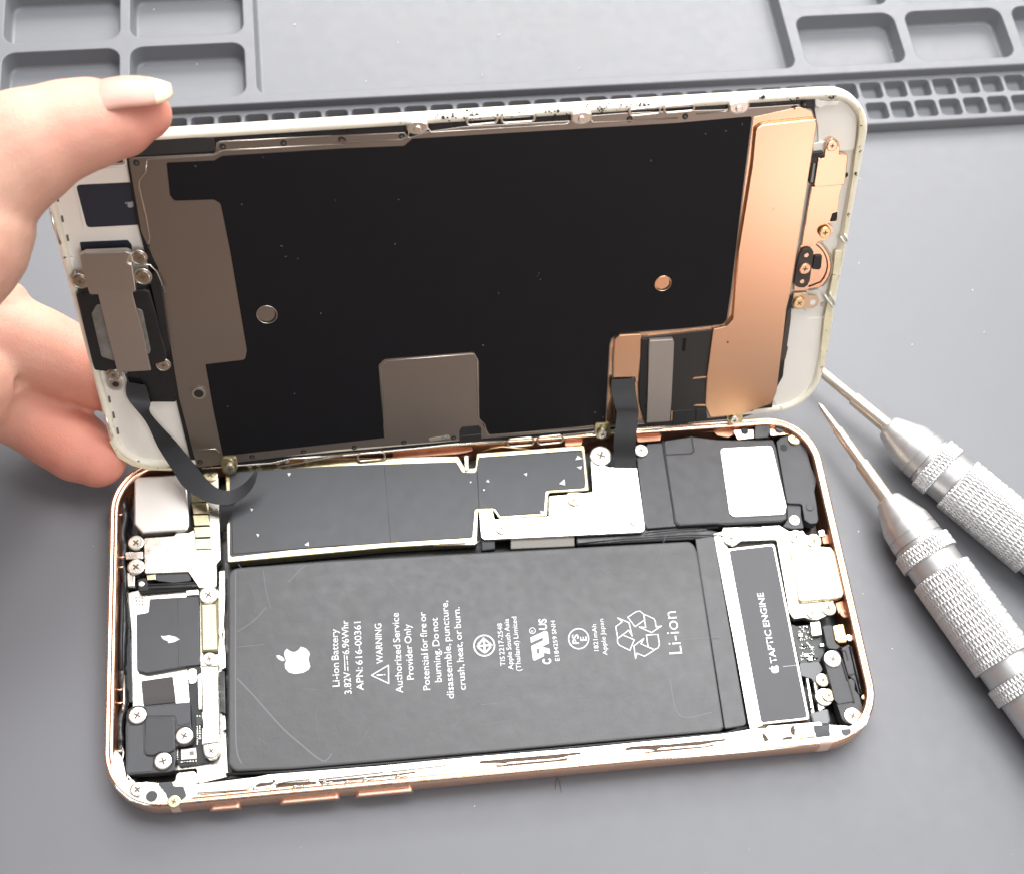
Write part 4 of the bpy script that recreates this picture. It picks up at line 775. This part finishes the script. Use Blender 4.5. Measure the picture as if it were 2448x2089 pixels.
# home button group on the right
D_('sensor_flex', 'C', [(795, 870), (870, 858), (875, 925), (800, 935)], -.3, .5, whitepl, .2, .1)
D_('button_bracket', 'C', [(862, 960), (870, 900), (880, 855), (915, 835), (950, 855), (962, 900), (955, 930), (1005, 935), (1008, 955), (990, 1110), (975, 1120), (810, 1132), (802, 1118), (828, 952)], .35, .7, coppl_refl, .3, .15)
D_('connector_body', 'C', [(790, 925), (860, 918), (855, 945), (826, 955), (800, 1118), (776, 1112), (772, 1075)], .4, 1., rubber, .15, .12)
D_('connector_frame', 'C', [(800, 990), (812, 990), (797, 1105), (782, 1103)], .5, .3, mat('grey frame', (.25, .24, .22), .5), 0, .05)
D_('copper_flex', 'C', [(790, 1130), (975, 1118), (960, 1160), (945, 1290), (945, 1340), (900, 1335), (905, 1292), (920, 1345), (880, 1352), (752, 1358), (770, 1250)], .05, .5, coppl_refl, .12, .06)
D_('copper_flex', 'C', [(750, 1358), (885, 1350), (915, 1370), (918, 1400), (880, 1450), (830, 1460), (815, 1478), (730, 1480)], .0, .5, coppl_refl, .12, .06)
disc('locating_hole', 'D', 'C', (993, 1060), .5, -.8, -.7, void, sc_, 0, 12); disc('locating_hole', 'D', 'F', (860, 325), .45, -.8, -.68, mat('tan hole', (.5, .42, .34), .6), sc_, 0, 12)
D_('copper_slot', 'C', [(915, 1290), (945, 1282), (940, 1335), (898, 1340)], .1, .2, void, .15, 0)
hb = []
c1 = [(480 / 1, 0)]
arc = []
for i in range(15):
    a = math.radians(-62 + i * 122 / 14); arc.append((800 + 430 * math.cos(a), 440 + 410 * math.sin(a)))
D_('home_button_back', 'S', [(790, 160), (1010, 110)] + arc[0:1] + arc[1:-1] + [(900, 780), (700, 800), (705, 700)], -.35, .7, coppl_refl, .1, .12)
wire('home_button_ring', 'D', 'S', [(1025, 110)] + arc[1:-1] + [(900, 790)], -.3, .22, clipm, sc_); wire('home_button_ring', 'D', 'S', [(1015, 150)] + [(800 + (x - 800) * .86, 440 + (y - 440) * .86) for x, y in arc[2:-2]] + [(905, 745)], -.22, .1, mat('dark ring', (.15, .08, .05), .4, .5), sc_)
D_('button_switch', 'S', [(975, 345), (1000, 310), (1095, 305), (1080, 470), (1055, 505), (955, 500)], .1, .6, rubber, .3, .12)
D_('dark_strap', 'S', [(700, 700), (740, 440), (775, 290), (820, 225), (880, 205), (950, 215), (975, 260), (965, 330), (920, 650), (890, 720), (840, 758), (770, 755), (720, 735)], .25, .5, mat('dark brown strap', (.05, .04, .035), .45), .6, .1)
for x, y in ((873, 300), (812, 668)): disc('strap_hole', 'D', 'S', (x, y), .42, .1, .27, coppl_refl, sc_, 0, 14)
screw('D', 'S', (855, 492), 1.15, .7, coppl_refl, sc_); screw('D', 'C', (914, 884), 1.0, .95, coppl_refl, sc_); screw('D', 'C', (872, 1408), 1.1, .75, mat('golden screw', (.95, .70, .38), .3, 1), sc_)
D_('ground_bracket', 'S', [(690, 835), (890, 825), (895, 870), (960, 872), (1030, 880), (1052, 930), (1030, 1010), (960, 1045), (860, 1050), (730, 1058), (680, 1020), (665, 980)], -.1, .6, mat('tan bracket', (.75, .58, .42), .35, 1), .35, .1)
screw('D', 'S', (775, 975), 1.15, .5, mat('golden screw', (.95, .70, .38), .3, 1), sc_); disc('bracket_hole', 'D', 'S', (962, 963), .55, -.3, -.07, whitepl, sc_, 0, 16)
D_('side_strip', 'S', [(605, 1080), (660, 1030), (655, 1190), (625, 1400), (600, 1580), (615, 1600), (575, 1768), (490, 1790), (520, 1600), (560, 1370)], -.1, .5, mat('warm black strip', (.06, .05, .042), .5), .2, .1)
for k, pts in (('S', [(1350, 40), (1400, 110), (1440, 120), (1450, 70), (1400, 0)]), ('S', [(1130, 860), (1180, 940), (1240, 1020), (1270, 1000), (1265, 940), (1210, 860), (1200, 820)])):
    wire('clear_clip', 'D', k, pts, .25, .22, mat('frosted clip', (.72, .70, .64), .25, .2), sc_)
wire('moulded_rib', 'D', 'S', [(850, 1060), (845, 1180), (880, 1215), (1130, 1200)], -.95, .12, whitepl, sc_)

# ---- cables: from the screen down to the chassis (points in the screen's frame)
def toD(wp): q = wp - DO; return Vector((q.dot(DU), q.dot(DV), q.dot(DN)))
def dp(k, x, y, h): return toD(onD(k, (x, y), h))
def bp(k, x, y, z): return toD(onZ(k, (x, y), z))
ribbon('display_cable', [dp('Y', 388, 510, .95), dp('Y', 385, 600, 1.6), dp('Y', 415, 730, 2.6), dp('Y', 428, 800, 3.), bp('Y', 405, 1000, 9.5), bp('Y', 408, 1140, 6.6), bp('Y', 412, 1240, 4.9)],
       [dp('Y', 578, 500, .95), dp('Y', 585, 600, 1.6), dp('Y', 605, 730, 2.6), dp('Y', 608, 800, 3.), bp('Y', 588, 1000, 9.5), bp('Y', 585, 1140, 6.6), bp('Y', 592, 1240, 4.9)], .16, flexm, sc_, 7)
fc = ribbon('sensor_cable', [dp('D', 765, 790, .3), dp('D', 770, 890, .9), dp('D', 880, 1030, 2.4), bp('D', 955, 1185, 13.5), bp('D', 1040, 1320, 11.5), bp('D', 1110, 1425, 10), bp('D', 1210, 1495, 9.0), bp('D', 1310, 1528, 8.4), bp('D', 1400, 1525, 8.2), bp('D', 1490, 1470, 8.6), bp('D', 1540, 1395, 9.6), bp('D', 1560, 1315, 10.5)],
       [dp('D', 880, 810, .3), dp('D', 908, 915, .9), dp('D', 912, 985, 2.4), bp('D', 1060, 1150, 14.5), bp('D', 1150, 1255, 12.4), bp('D', 1225, 1350, 10.8), bp('D', 1290, 1415, 9.6), bp('D', 1345, 1442, 9.0), bp('D', 1405, 1440, 8.8), bp('D', 1465, 1408, 9.2), bp('D', 1515, 1360, 10), bp('D', 1553, 1305, 10.8)], .16, flexm, sc_, 7)
ribbon('sensor_cable_branch', [bp('D', 1330, 1505, 8.3), bp('D', 1332, 1570, 7.2), bp('D', 1330, 1640, 5.2), bp('D', 1328, 1700, 3.6)], [bp('D', 1430, 1500, 8.2), bp('D', 1400, 1560, 7.0), bp('D', 1385, 1610, 5.4), bp('D', 1360, 1680, 3.6)], .16, flexm, fc, 6)

# ================================================================== screwdrivers
def driver(name, label, tip, direction, total, hexr=1.):
    d = Vector((direction[0], direction[1], 0)).normalized(); s = Vector((-d.y, d.x, 0))
    ro = empty(name, (tip[0], tip[1], 0), (d, s, Vector((0, 0, 1)))); tag(ro, label, 'screwdriver', 'precision screwdrivers beside the phone')
    AX = 6.05
    def lathe(nm, prof_, m_, seg=40, knurl=None, par=None, split=38):
        bm = bmesh.new(); rows = []
        for (x, r) in prof_:
            row = []
            for j in range(seg):
                a = 2 * math.pi * j / seg; rr = r + (knurl(x, a) if knurl else 0)
                row.append(bm.verts.new((x, rr * math.cos(a), AX + rr * math.sin(a))))
            rows.append(row)
        for i in range(len(rows) - 1):
            for j in range(seg): bm.faces.new((rows[i][j], rows[i][(j + 1) % seg], rows[i + 1][(j + 1) % seg], rows[i + 1][j]))
        bm.faces.new(rows[0]); bm.faces.new(rows[-1])
        o = link(nm, bm, m_, par or ro, True)
        e = o.modifiers.new('edge', 'EDGE_SPLIT'); e.split_angle = math.radians(split); return o
    cross = lambda x, a: -.16 * max(0, math.cos(4 * a)) * max(0, 1 - x / 2.2)
    lathe('blade', [(0, .12), (.35, .30), (1.2, .46), (2.4, .55), (7.0, .78), (7.2, .8)], shaft, 32, cross)
    lathe('shaft', [(6.8, .7), (6.82, .95), (7.0, 1.02), (15.3, 1.07), (15.32, 1.36), (15.5, 1.42), (24.6, 1.52)], shaft, 28)
    lathe('nose_cone', [(24.0, 1.2), (24.1, 2.15), (24.5, 2.55), (29.7, 4.60), (30.2, 4.72), (32.2, 4.90), (32.25, 4.78), (32.5, 4.78), (32.55, 4.95), (34.2, 5.0), (34.35, 4.7), (34.5, 4.7), (34.6, 5.05), (35.3, 5.05)], alum, 64, split=14)
    kn = lambda f, g, dep: (lambda x, a: dep * (max(abs(math.sin(f * a + g * x)), abs(math.sin(f * a - g * x))) ** 2 - .5))
    def grip(nm, x0, x1, r, na, gx, n):
        P_ = [(x0, r - .6), (x0 + .02, r - .25)] + [(x0 + .15 + (x1 - x0 - .3) * i / n, r) for i in range(n + 1)] + [(x1 - .02, r - .25), (x1, r - .6)]
        k0 = kn(na, gx, .27); lathe(nm, P_, alum, na * 8, lambda x, a: k0(x, a) if x0 + .1 < x < x1 - .1 else 0)
    grip('knurled_ring', 35.2, 38.5, 5.6, 23, 1.3, 22)
    lathe('neck', [(38.3, 4.9), (38.45, 5.1), (41.5, 5.1), (41.7, 4.9)], alum, 48)
    grip('knurled_grip', 41.6, 61.4, 5.75, 23, .95, 110)
    lathe('neck', [(61.2, 4.9), (61.4, 5.1), (64.6, 5.1), (64.8, 4.9)], alum, 48)
    grip('knurled_ring', 64.7, 68.2, 5.6, 23, 1.3, 22)
    lathe('end_cap', [(68.0, 5.0), (68.2, 5.15), (total - 6, 5.15), (total - 5.6, 4.6), (total - 4.6, 4.6), (total - 4.4, 5.6), (total - .6, 5.7), (total, 5.0)], alum, 48)
    return ro
a = onZ('N', (212, 222), 6); b = onZ('N', (1072, 1420), 6)
driver('precision_screwdriver', 'silver knurled screwdriver nearer the phone, its small cross tip fully visible on the mat', a, b - a, 95)
nz = onZ('N', (540, 335), 6); e = onZ('N', (1290, 955), 6); d = (e - nz).normalized(); a = nz - d * 24.3
driver('precision_screwdriver', 'silver knurled screwdriver farther from the phone, its tip hidden behind the white screen corner', a, d, 95)

# ================================================================== the hand holding the screen
skin = bpy.data.materials.new('skin'); skin.use_nodes = True
t = skin.node_tree; b = t.nodes['Principled BSDF']; L = t.links.new
tcn = N(t, 'ShaderNodeTexCoord')
def nz_(sc, det=5, vec=None):
    n = N(t, 'ShaderNodeTexNoise'); n.inputs['Scale'].default_value = sc; n.inputs['Detail'].default_value = det; L(vec or tcn.outputs['Object'], n.inputs['Vector']); return n.outputs[0]
mr = N(t, 'ShaderNodeMapRange'); mr.inputs[1].default_value = .35; mr.inputs[2].default_value = .68; L(nz_(110, 8), mr.inputs[0])
mx = N(t, 'ShaderNodeMix', data_type='RGBA'); L(mr.outputs[0], mx.inputs[0]); mx.inputs[6].default_value = (.62, .365, .27, 1); mx.inputs[7].default_value = (.61, .315, .235, 1)
sk = mx.outputs[2]
def redden(sk, pt, r0, r1, col):
    vm = N(t, 'ShaderNodeVectorMath', operation='DISTANCE'); vm.inputs[1].default_value = Vector(pt) * S; L(tcn.outputs['Object'], vm.inputs[0])
    q = N(t, 'ShaderNodeMapRange'); q.interpolation_type = 'SMOOTHSTEP'; q.inputs[1].default_value = r1 * S; q.inputs[2].default_value = r0 * S; q.inputs[4].default_value = .85; L(vm.outputs['Value'], q.inputs[0])
    m2 = N(t, 'ShaderNodeMix', data_type='RGBA'); L(q.outputs[0], m2.inputs[0]); L(sk, m2.inputs[6]); m2.inputs[7].default_value = col + (1,); return m2.outputs[2]
sk = redden(sk, onD('A', (930, 720), 3), 2, 20, (.64, .24, .18)); sk = redden(sk, onZ('D', (560, 1290), 5), 4, 24, (.66, .25, .185)); sk = redden(sk, onD('D', (560, 860), -8), 4, 18, (.66, .29, .21))
sk = redden(sk, onD('A', (250, 1080), 8), 1, 12, (.64, .28, .205))
L(sk, b.inputs['Base Color']); b.inputs['Roughness'].default_value = .52; b.inputs['Specular IOR Level'].default_value = .4
b.inputs['Subsurface Weight'].default_value = .55; b.inputs['Subsurface Radius'].default_value = (1, .32, .18); b.inputs['Subsurface Scale'].default_value = .003
wv = N(t, 'ShaderNodeTexWave'); wv.inputs['Scale'].default_value = 900; wv.inputs['Distortion'].default_value = 22; wv.inputs['Detail'].default_value = 3; wv.inputs['Detail Scale'].default_value = .6; L(tcn.outputs['Object'], wv.inputs['Vector'])
bn = N(t, 'ShaderNodeBump'); bn.inputs['Strength'].default_value = .18; bn.inputs['Distance'].default_value = .00012; L(wv.outputs['Fac'], bn.inputs['Height'])
bn2 = N(t, 'ShaderNodeBump'); bn2.inputs['Strength'].default_value = .5; bn2.inputs['Distance'].default_value = .0004; L(nz_(260), bn2.inputs['Height']); L(bn.outputs[0], bn2.inputs['Normal']); vo = N(t, 'ShaderNodeTexVoronoi'); vo.feature = 'DISTANCE_TO_EDGE'; vo.inputs['Scale'].default_value = 900; L(tcn.outputs['Object'], vo.inputs['Vector'])
vr = N(t, 'ShaderNodeMapRange'); vr.inputs[2].default_value = .12; L(vo.outputs['Distance'], vr.inputs[0])
bn3 = N(t, 'ShaderNodeBump'); bn3.inputs['Strength'].default_value = .18; bn3.inputs['Distance'].default_value = .00012; L(vr.outputs[0], bn3.inputs['Height']); L(bn2.outputs[0], bn3.inputs['Normal']); L(bn3.outputs[0], b.inputs['Normal'])
nailm = mat('fingernail', (.56, .30, .24), .38, spec=.4, var=(250, .04), sss=.2)
nailtip = mat('nail edge', (.66, .55, .38), .38, sss=.2)
def limb(bm, pts, rads, flat=None, seg=20, n=6, up=Vector((0, 0, 1))):
    P_ = catmull(pts, n); rr = []
    for i in range(len(rads) - 1): 
        for s in range(n): tt = s / n; tt = tt * tt * (3 - 2 * tt); rr.append(rads[i] * (1 - tt) + rads[i + 1] * tt)
    rr.append(rads[-1])
    # round cap at the start (tip)
    d0 = (P_[0] - P_[1]).normalized(); r0 = rr[0]; cap = []
    for s in (1.0, .96, .86, .7, .48, .25): cap.append((P_[0] + d0 * r0 * s, max(.05, r0 * math.sqrt(1 - s * s))))
    P2 = [c[0] for c in cap] + P_; R2 = [c[1] for c in cap] + rr
    tubebm(bm, P2, 1, seg=seg, rads=R2, flat=flat or 1.0, up=up)
def dw(k, x, y, h): return onD(k, (x, y), h)
bm = bmesh.new()
palm = Vector((-128, -12, 34))
# thumb: tip over the top edge of the screen, knuckle just left of the frame edge
th = [dw('A', 885, 690, 5.0), dw('A', 740, 728, 6.2), dw('A', 560, 745, 7.6), dw('A', 380, 792, 9), dw('A', 150, 895, 11), dw('A', -60, 1050, 13), dw('A', -240, 1270, 16), dw('A', -420, 1560, 20)]
limb(bm, th + [palm + Vector((6, 16, 20)), palm + Vector((0, 0, 6))], [3.9, 5.6, 6.8, 7.3, 8.6, 9.2, 9.9, 11.5, 14, 16], flat=.95)
# index finger behind the glass
ix = [dw('D', 800, 820, -10), dw('D', 600, 745, -10.5), dw('D', 420, 668, -11), dw('D', 200, 578, -11.5), dw('D', -20, 500, -12), dw('D', -300, 470, -10)]
limb(bm, ix + [palm + Vector((2, 10, 8)), palm + Vector((-2, 4, 4))], [6.0, 6.7, 7.3, 7.9, 8.3, 9.4, 12, 14])
# middle finger below it, its tip curled towards the mat beside the lower corner
md_ = [onZ('D', (585, 1252), 7.5), onZ('D', (475, 1188), 8), onZ('D', (330, 1085), 9), onZ('D', (180, 985), 11), onZ('D', (40, 915), 14), onZ('D', (-110, 870), 18), onZ('D', (-300, 850), 24)]
limb(bm, md_ + [palm + Vector((0, 0, -2)), palm + Vector((-4, 0, 0))], [5.6, 6.8, 7.2, 7.3, 7.6, 8.2, 10, 13, 15])
# ring and little finger folded under the palm, out of the frame
for dx, dy, dz, s in ((8, -14, -10, 1.0), (4, -30, -12, .85)):
    limb(bm, [palm + Vector((8 + dx, 6 + dy, -20 + dz * .2)), palm + Vector((0 + dx, 2 + dy, -23)), palm + Vector((-14 + dx, dy, -14)), palm + Vector((-20, dy * .8, -2))], [6.5 * s, 7.5 * s, 8.5 * s, 12 * s])
limb(bm, [palm + Vector((2, 12, 6)), palm + Vector((-12, -2, 4)), palm + Vector((-30, -22, 6)), palm + Vector((-52, -50, 12)), palm + Vector((-95, -105, 26)), palm + Vector((-150, -170, 42))], [15, 22, 24, 20, 24, 32], flat=.85)
hand = link('person', bm, skin, None, True)
r_ = hand.modifiers.new('remesh', 'REMESH'); r_.mode = 'VOXEL'; r_.voxel_size = .6 * S; r_.use_smooth_shade = True
sm = hand.modifiers.new('smooth', 'SMOOTH'); sm.factor = .7; sm.iterations = 8
tag(hand, 'bare left hand pinching the raised white screen between thumb and fingers', 'person')
# thumbnail: a curved sheet riding on the far upper side of the thumb tip
def nail():
    bm = bmesh.new(); rows = []; nU, nV = 24, 12
    base, tip = dw('A', 495, 535, 8.2), dw('A', 1030, 525, 6.0)
    ax = (tip - base).normalized(); Ln = (tip - base).length
    vd = (CAMP - (base + tip) / 2).normalized(); vd = (vd - ax * vd.dot(ax)).normalized(); u0 = vd.cross(ax)
    if u0.z < 0: u0 = -u0
    ph_ = math.radians(24); upv = u0 * math.cos(ph_) + vd * math.sin(ph_); sd = vd * math.cos(ph_) - u0 * math.sin(ph_)
    for i in range(nU + 1):
        u = i / nU; wdt = 4.7 * math.sqrt(max(.04, 1 - max(0, (u - .5) / .5) ** 2.2 * .88)) * (.45 + .55 * math.sqrt(1 - (1 - min(1, u / .22)) ** 2))
        c = base + ax * Ln * u + upv * (1.4 * math.sin(math.pi * min(1, u * .9)) - .9) ; row = []
        for j in range(nV + 1):
            a = (j / nV - .5) * 2 * 1.15; rr = wdt
            row.append(bm.verts.new(c + sd * rr * math.sin(a) * .95 + upv * (rr * (math.cos(a) - 1) * .8 + .6)))
        rows.append(row)
    for i in range(nU):
        for j in range(nV):
            f = bm.faces.new((rows[i][j], rows[i][j + 1], rows[i + 1][j + 1], rows[i + 1][j])); f.material_index = 1 if i >= nU - 6 + (0 if j < 6 else 1) else 0
    o = link('thumbnail', bm, [nailm, nailtip], hand, True)
    s = o.modifiers.new('thick', 'SOLIDIFY'); s.thickness = .5 * S; s.offset = 0
nail()

# ================================================================== loose white flakes on the shields and the mat
random.seed(5)
def flakes(name, pts, label, group=None):
    bm = bmesh.new()
    for (k, x, y, h, r) in pts:
        c = loc2('B', k, (x, y), h); n = 3; a0 = random.random() * 6
        slab(bm, [(c.x + r * random.uniform(.6, 1.2) * math.cos(a0 + i * 2 * math.pi / n), c.y + r * random.uniform(.6, 1.2) * math.sin(a0 + i * 2 * math.pi / n)) for i in range(n)], h + .14, .12)
    o = link(name, bm, flake, None); o['label'] = label; o['category'] = 'flake'; return o
HS = 4.64
F_ = [('M', 1148, 325, .75, 'upper of two white flakes at the right corner of the black shield tape'), ('M', 1162, 408, .6, 'lower of two white flakes at the right corner of the black shield tape'), ('M', 1022, 535, .85, 'largest white triangular flake on the black shield tape'),
      ('M', 715, 460, .45, 'small white flake in the middle of the right black shield'), ('M', 402, 520, .35, 'tiny white flake right of the tape seam'), ('M', 368, 590, .3, 'tiny white flake just below another beside the tape seam'),
      ('M', 845, 775, .6, 'white flake at the lower inner corner of the black shield tape'), ('M', 258, 528, .28, 'tiny white flake left of the tape seam'),
      ('G', 1285, 578, .4, 'white flake on the shield under the cable loop'), ('G', 1335, 790, .45, 'white flake below the cable loop shadow'), ('G', 1745, 868, .5, 'white flake near the bottom edge of the left shield'), ('G', 1590, 290, .45, 'white flake near the top edge of the left shield')]
for (k, x, y, r, lb_) in F_: flakes('paint_flake', [(k, x, y, HS, r)], lb_)['group'] = 'white flakes on the black shield tape'
dp_ = []
for k, x, y in (('A', 930, 60), ('A', 1780, 150), ('A', 1190, 390), ('B', 990, 212), ('B', 385, 258), ('B', 890, 455), ('B', 1475, 412), ('B', 190, 492), ('C', 1915, 160), ('C', 1270, 310)): dp_.append((k, x, y, .75, .16))
for k, x, y in (('F', 1395, 565), ('F', 1830, 490), ('F', 1760, 238), ('C', 1080, 1080), ('C', 1075, 1590), ('F', 1070, 1690), ('L', 1840, 690), ('K', 1735, 935), ('K', 1770, 1445), ('V', 1010, 1570), ('V', 960, 1630)): dp_.append((k, x, y, .0, .13))
for _ in range(26): dp_.append(('R', random.uniform(0, 2448), random.uniform(900, 2089), .0, random.uniform(.03, .06)))
bm = bmesh.new()
for (k, x, y, h, r) in dp_:
    c = loc2('B', k, (x, y), h); n = 4; a0 = random.random() * 6
    if abs(c.x) < 72 and abs(c.y) < 36: continue
    slab(bm, [(c.x + r * random.uniform(.4, 1.2) * math.cos(a0 + i * 1.57), c.y + r * random.uniform(.4, 1.2) * math.sin(a0 + i * 1.57)) for i in range(n)], h + .1, .09)
ds = link('dust', bm, flake); ds['kind'] = 'stuff'; ds['label'] = 'tiny pale dust specks scattered over the grey mat'; ds['category'] = 'dust'
bm = bmesh.new()
pp = [onZ('V', p, .12) for p in ((1088, 1868), (1092, 1600), (1098, 1660), (1101, 1710))][1:]
pp = [onZ('W', p, .12) for p in ((862, 408), (850, 440), (848, 480))]; tubebm(bm, pp, .03, seg=5)
pp = [onZ('W', p, .12) for p in ((862, 408), (878, 450), (886, 500))]; tubebm(bm, pp, .03, seg=5)
tag(link('hair', bm, mat('hair', (.03, .025, .02), .5), None, True), 'short forked dark hair on the mat in front of the phone frame', 'hair')
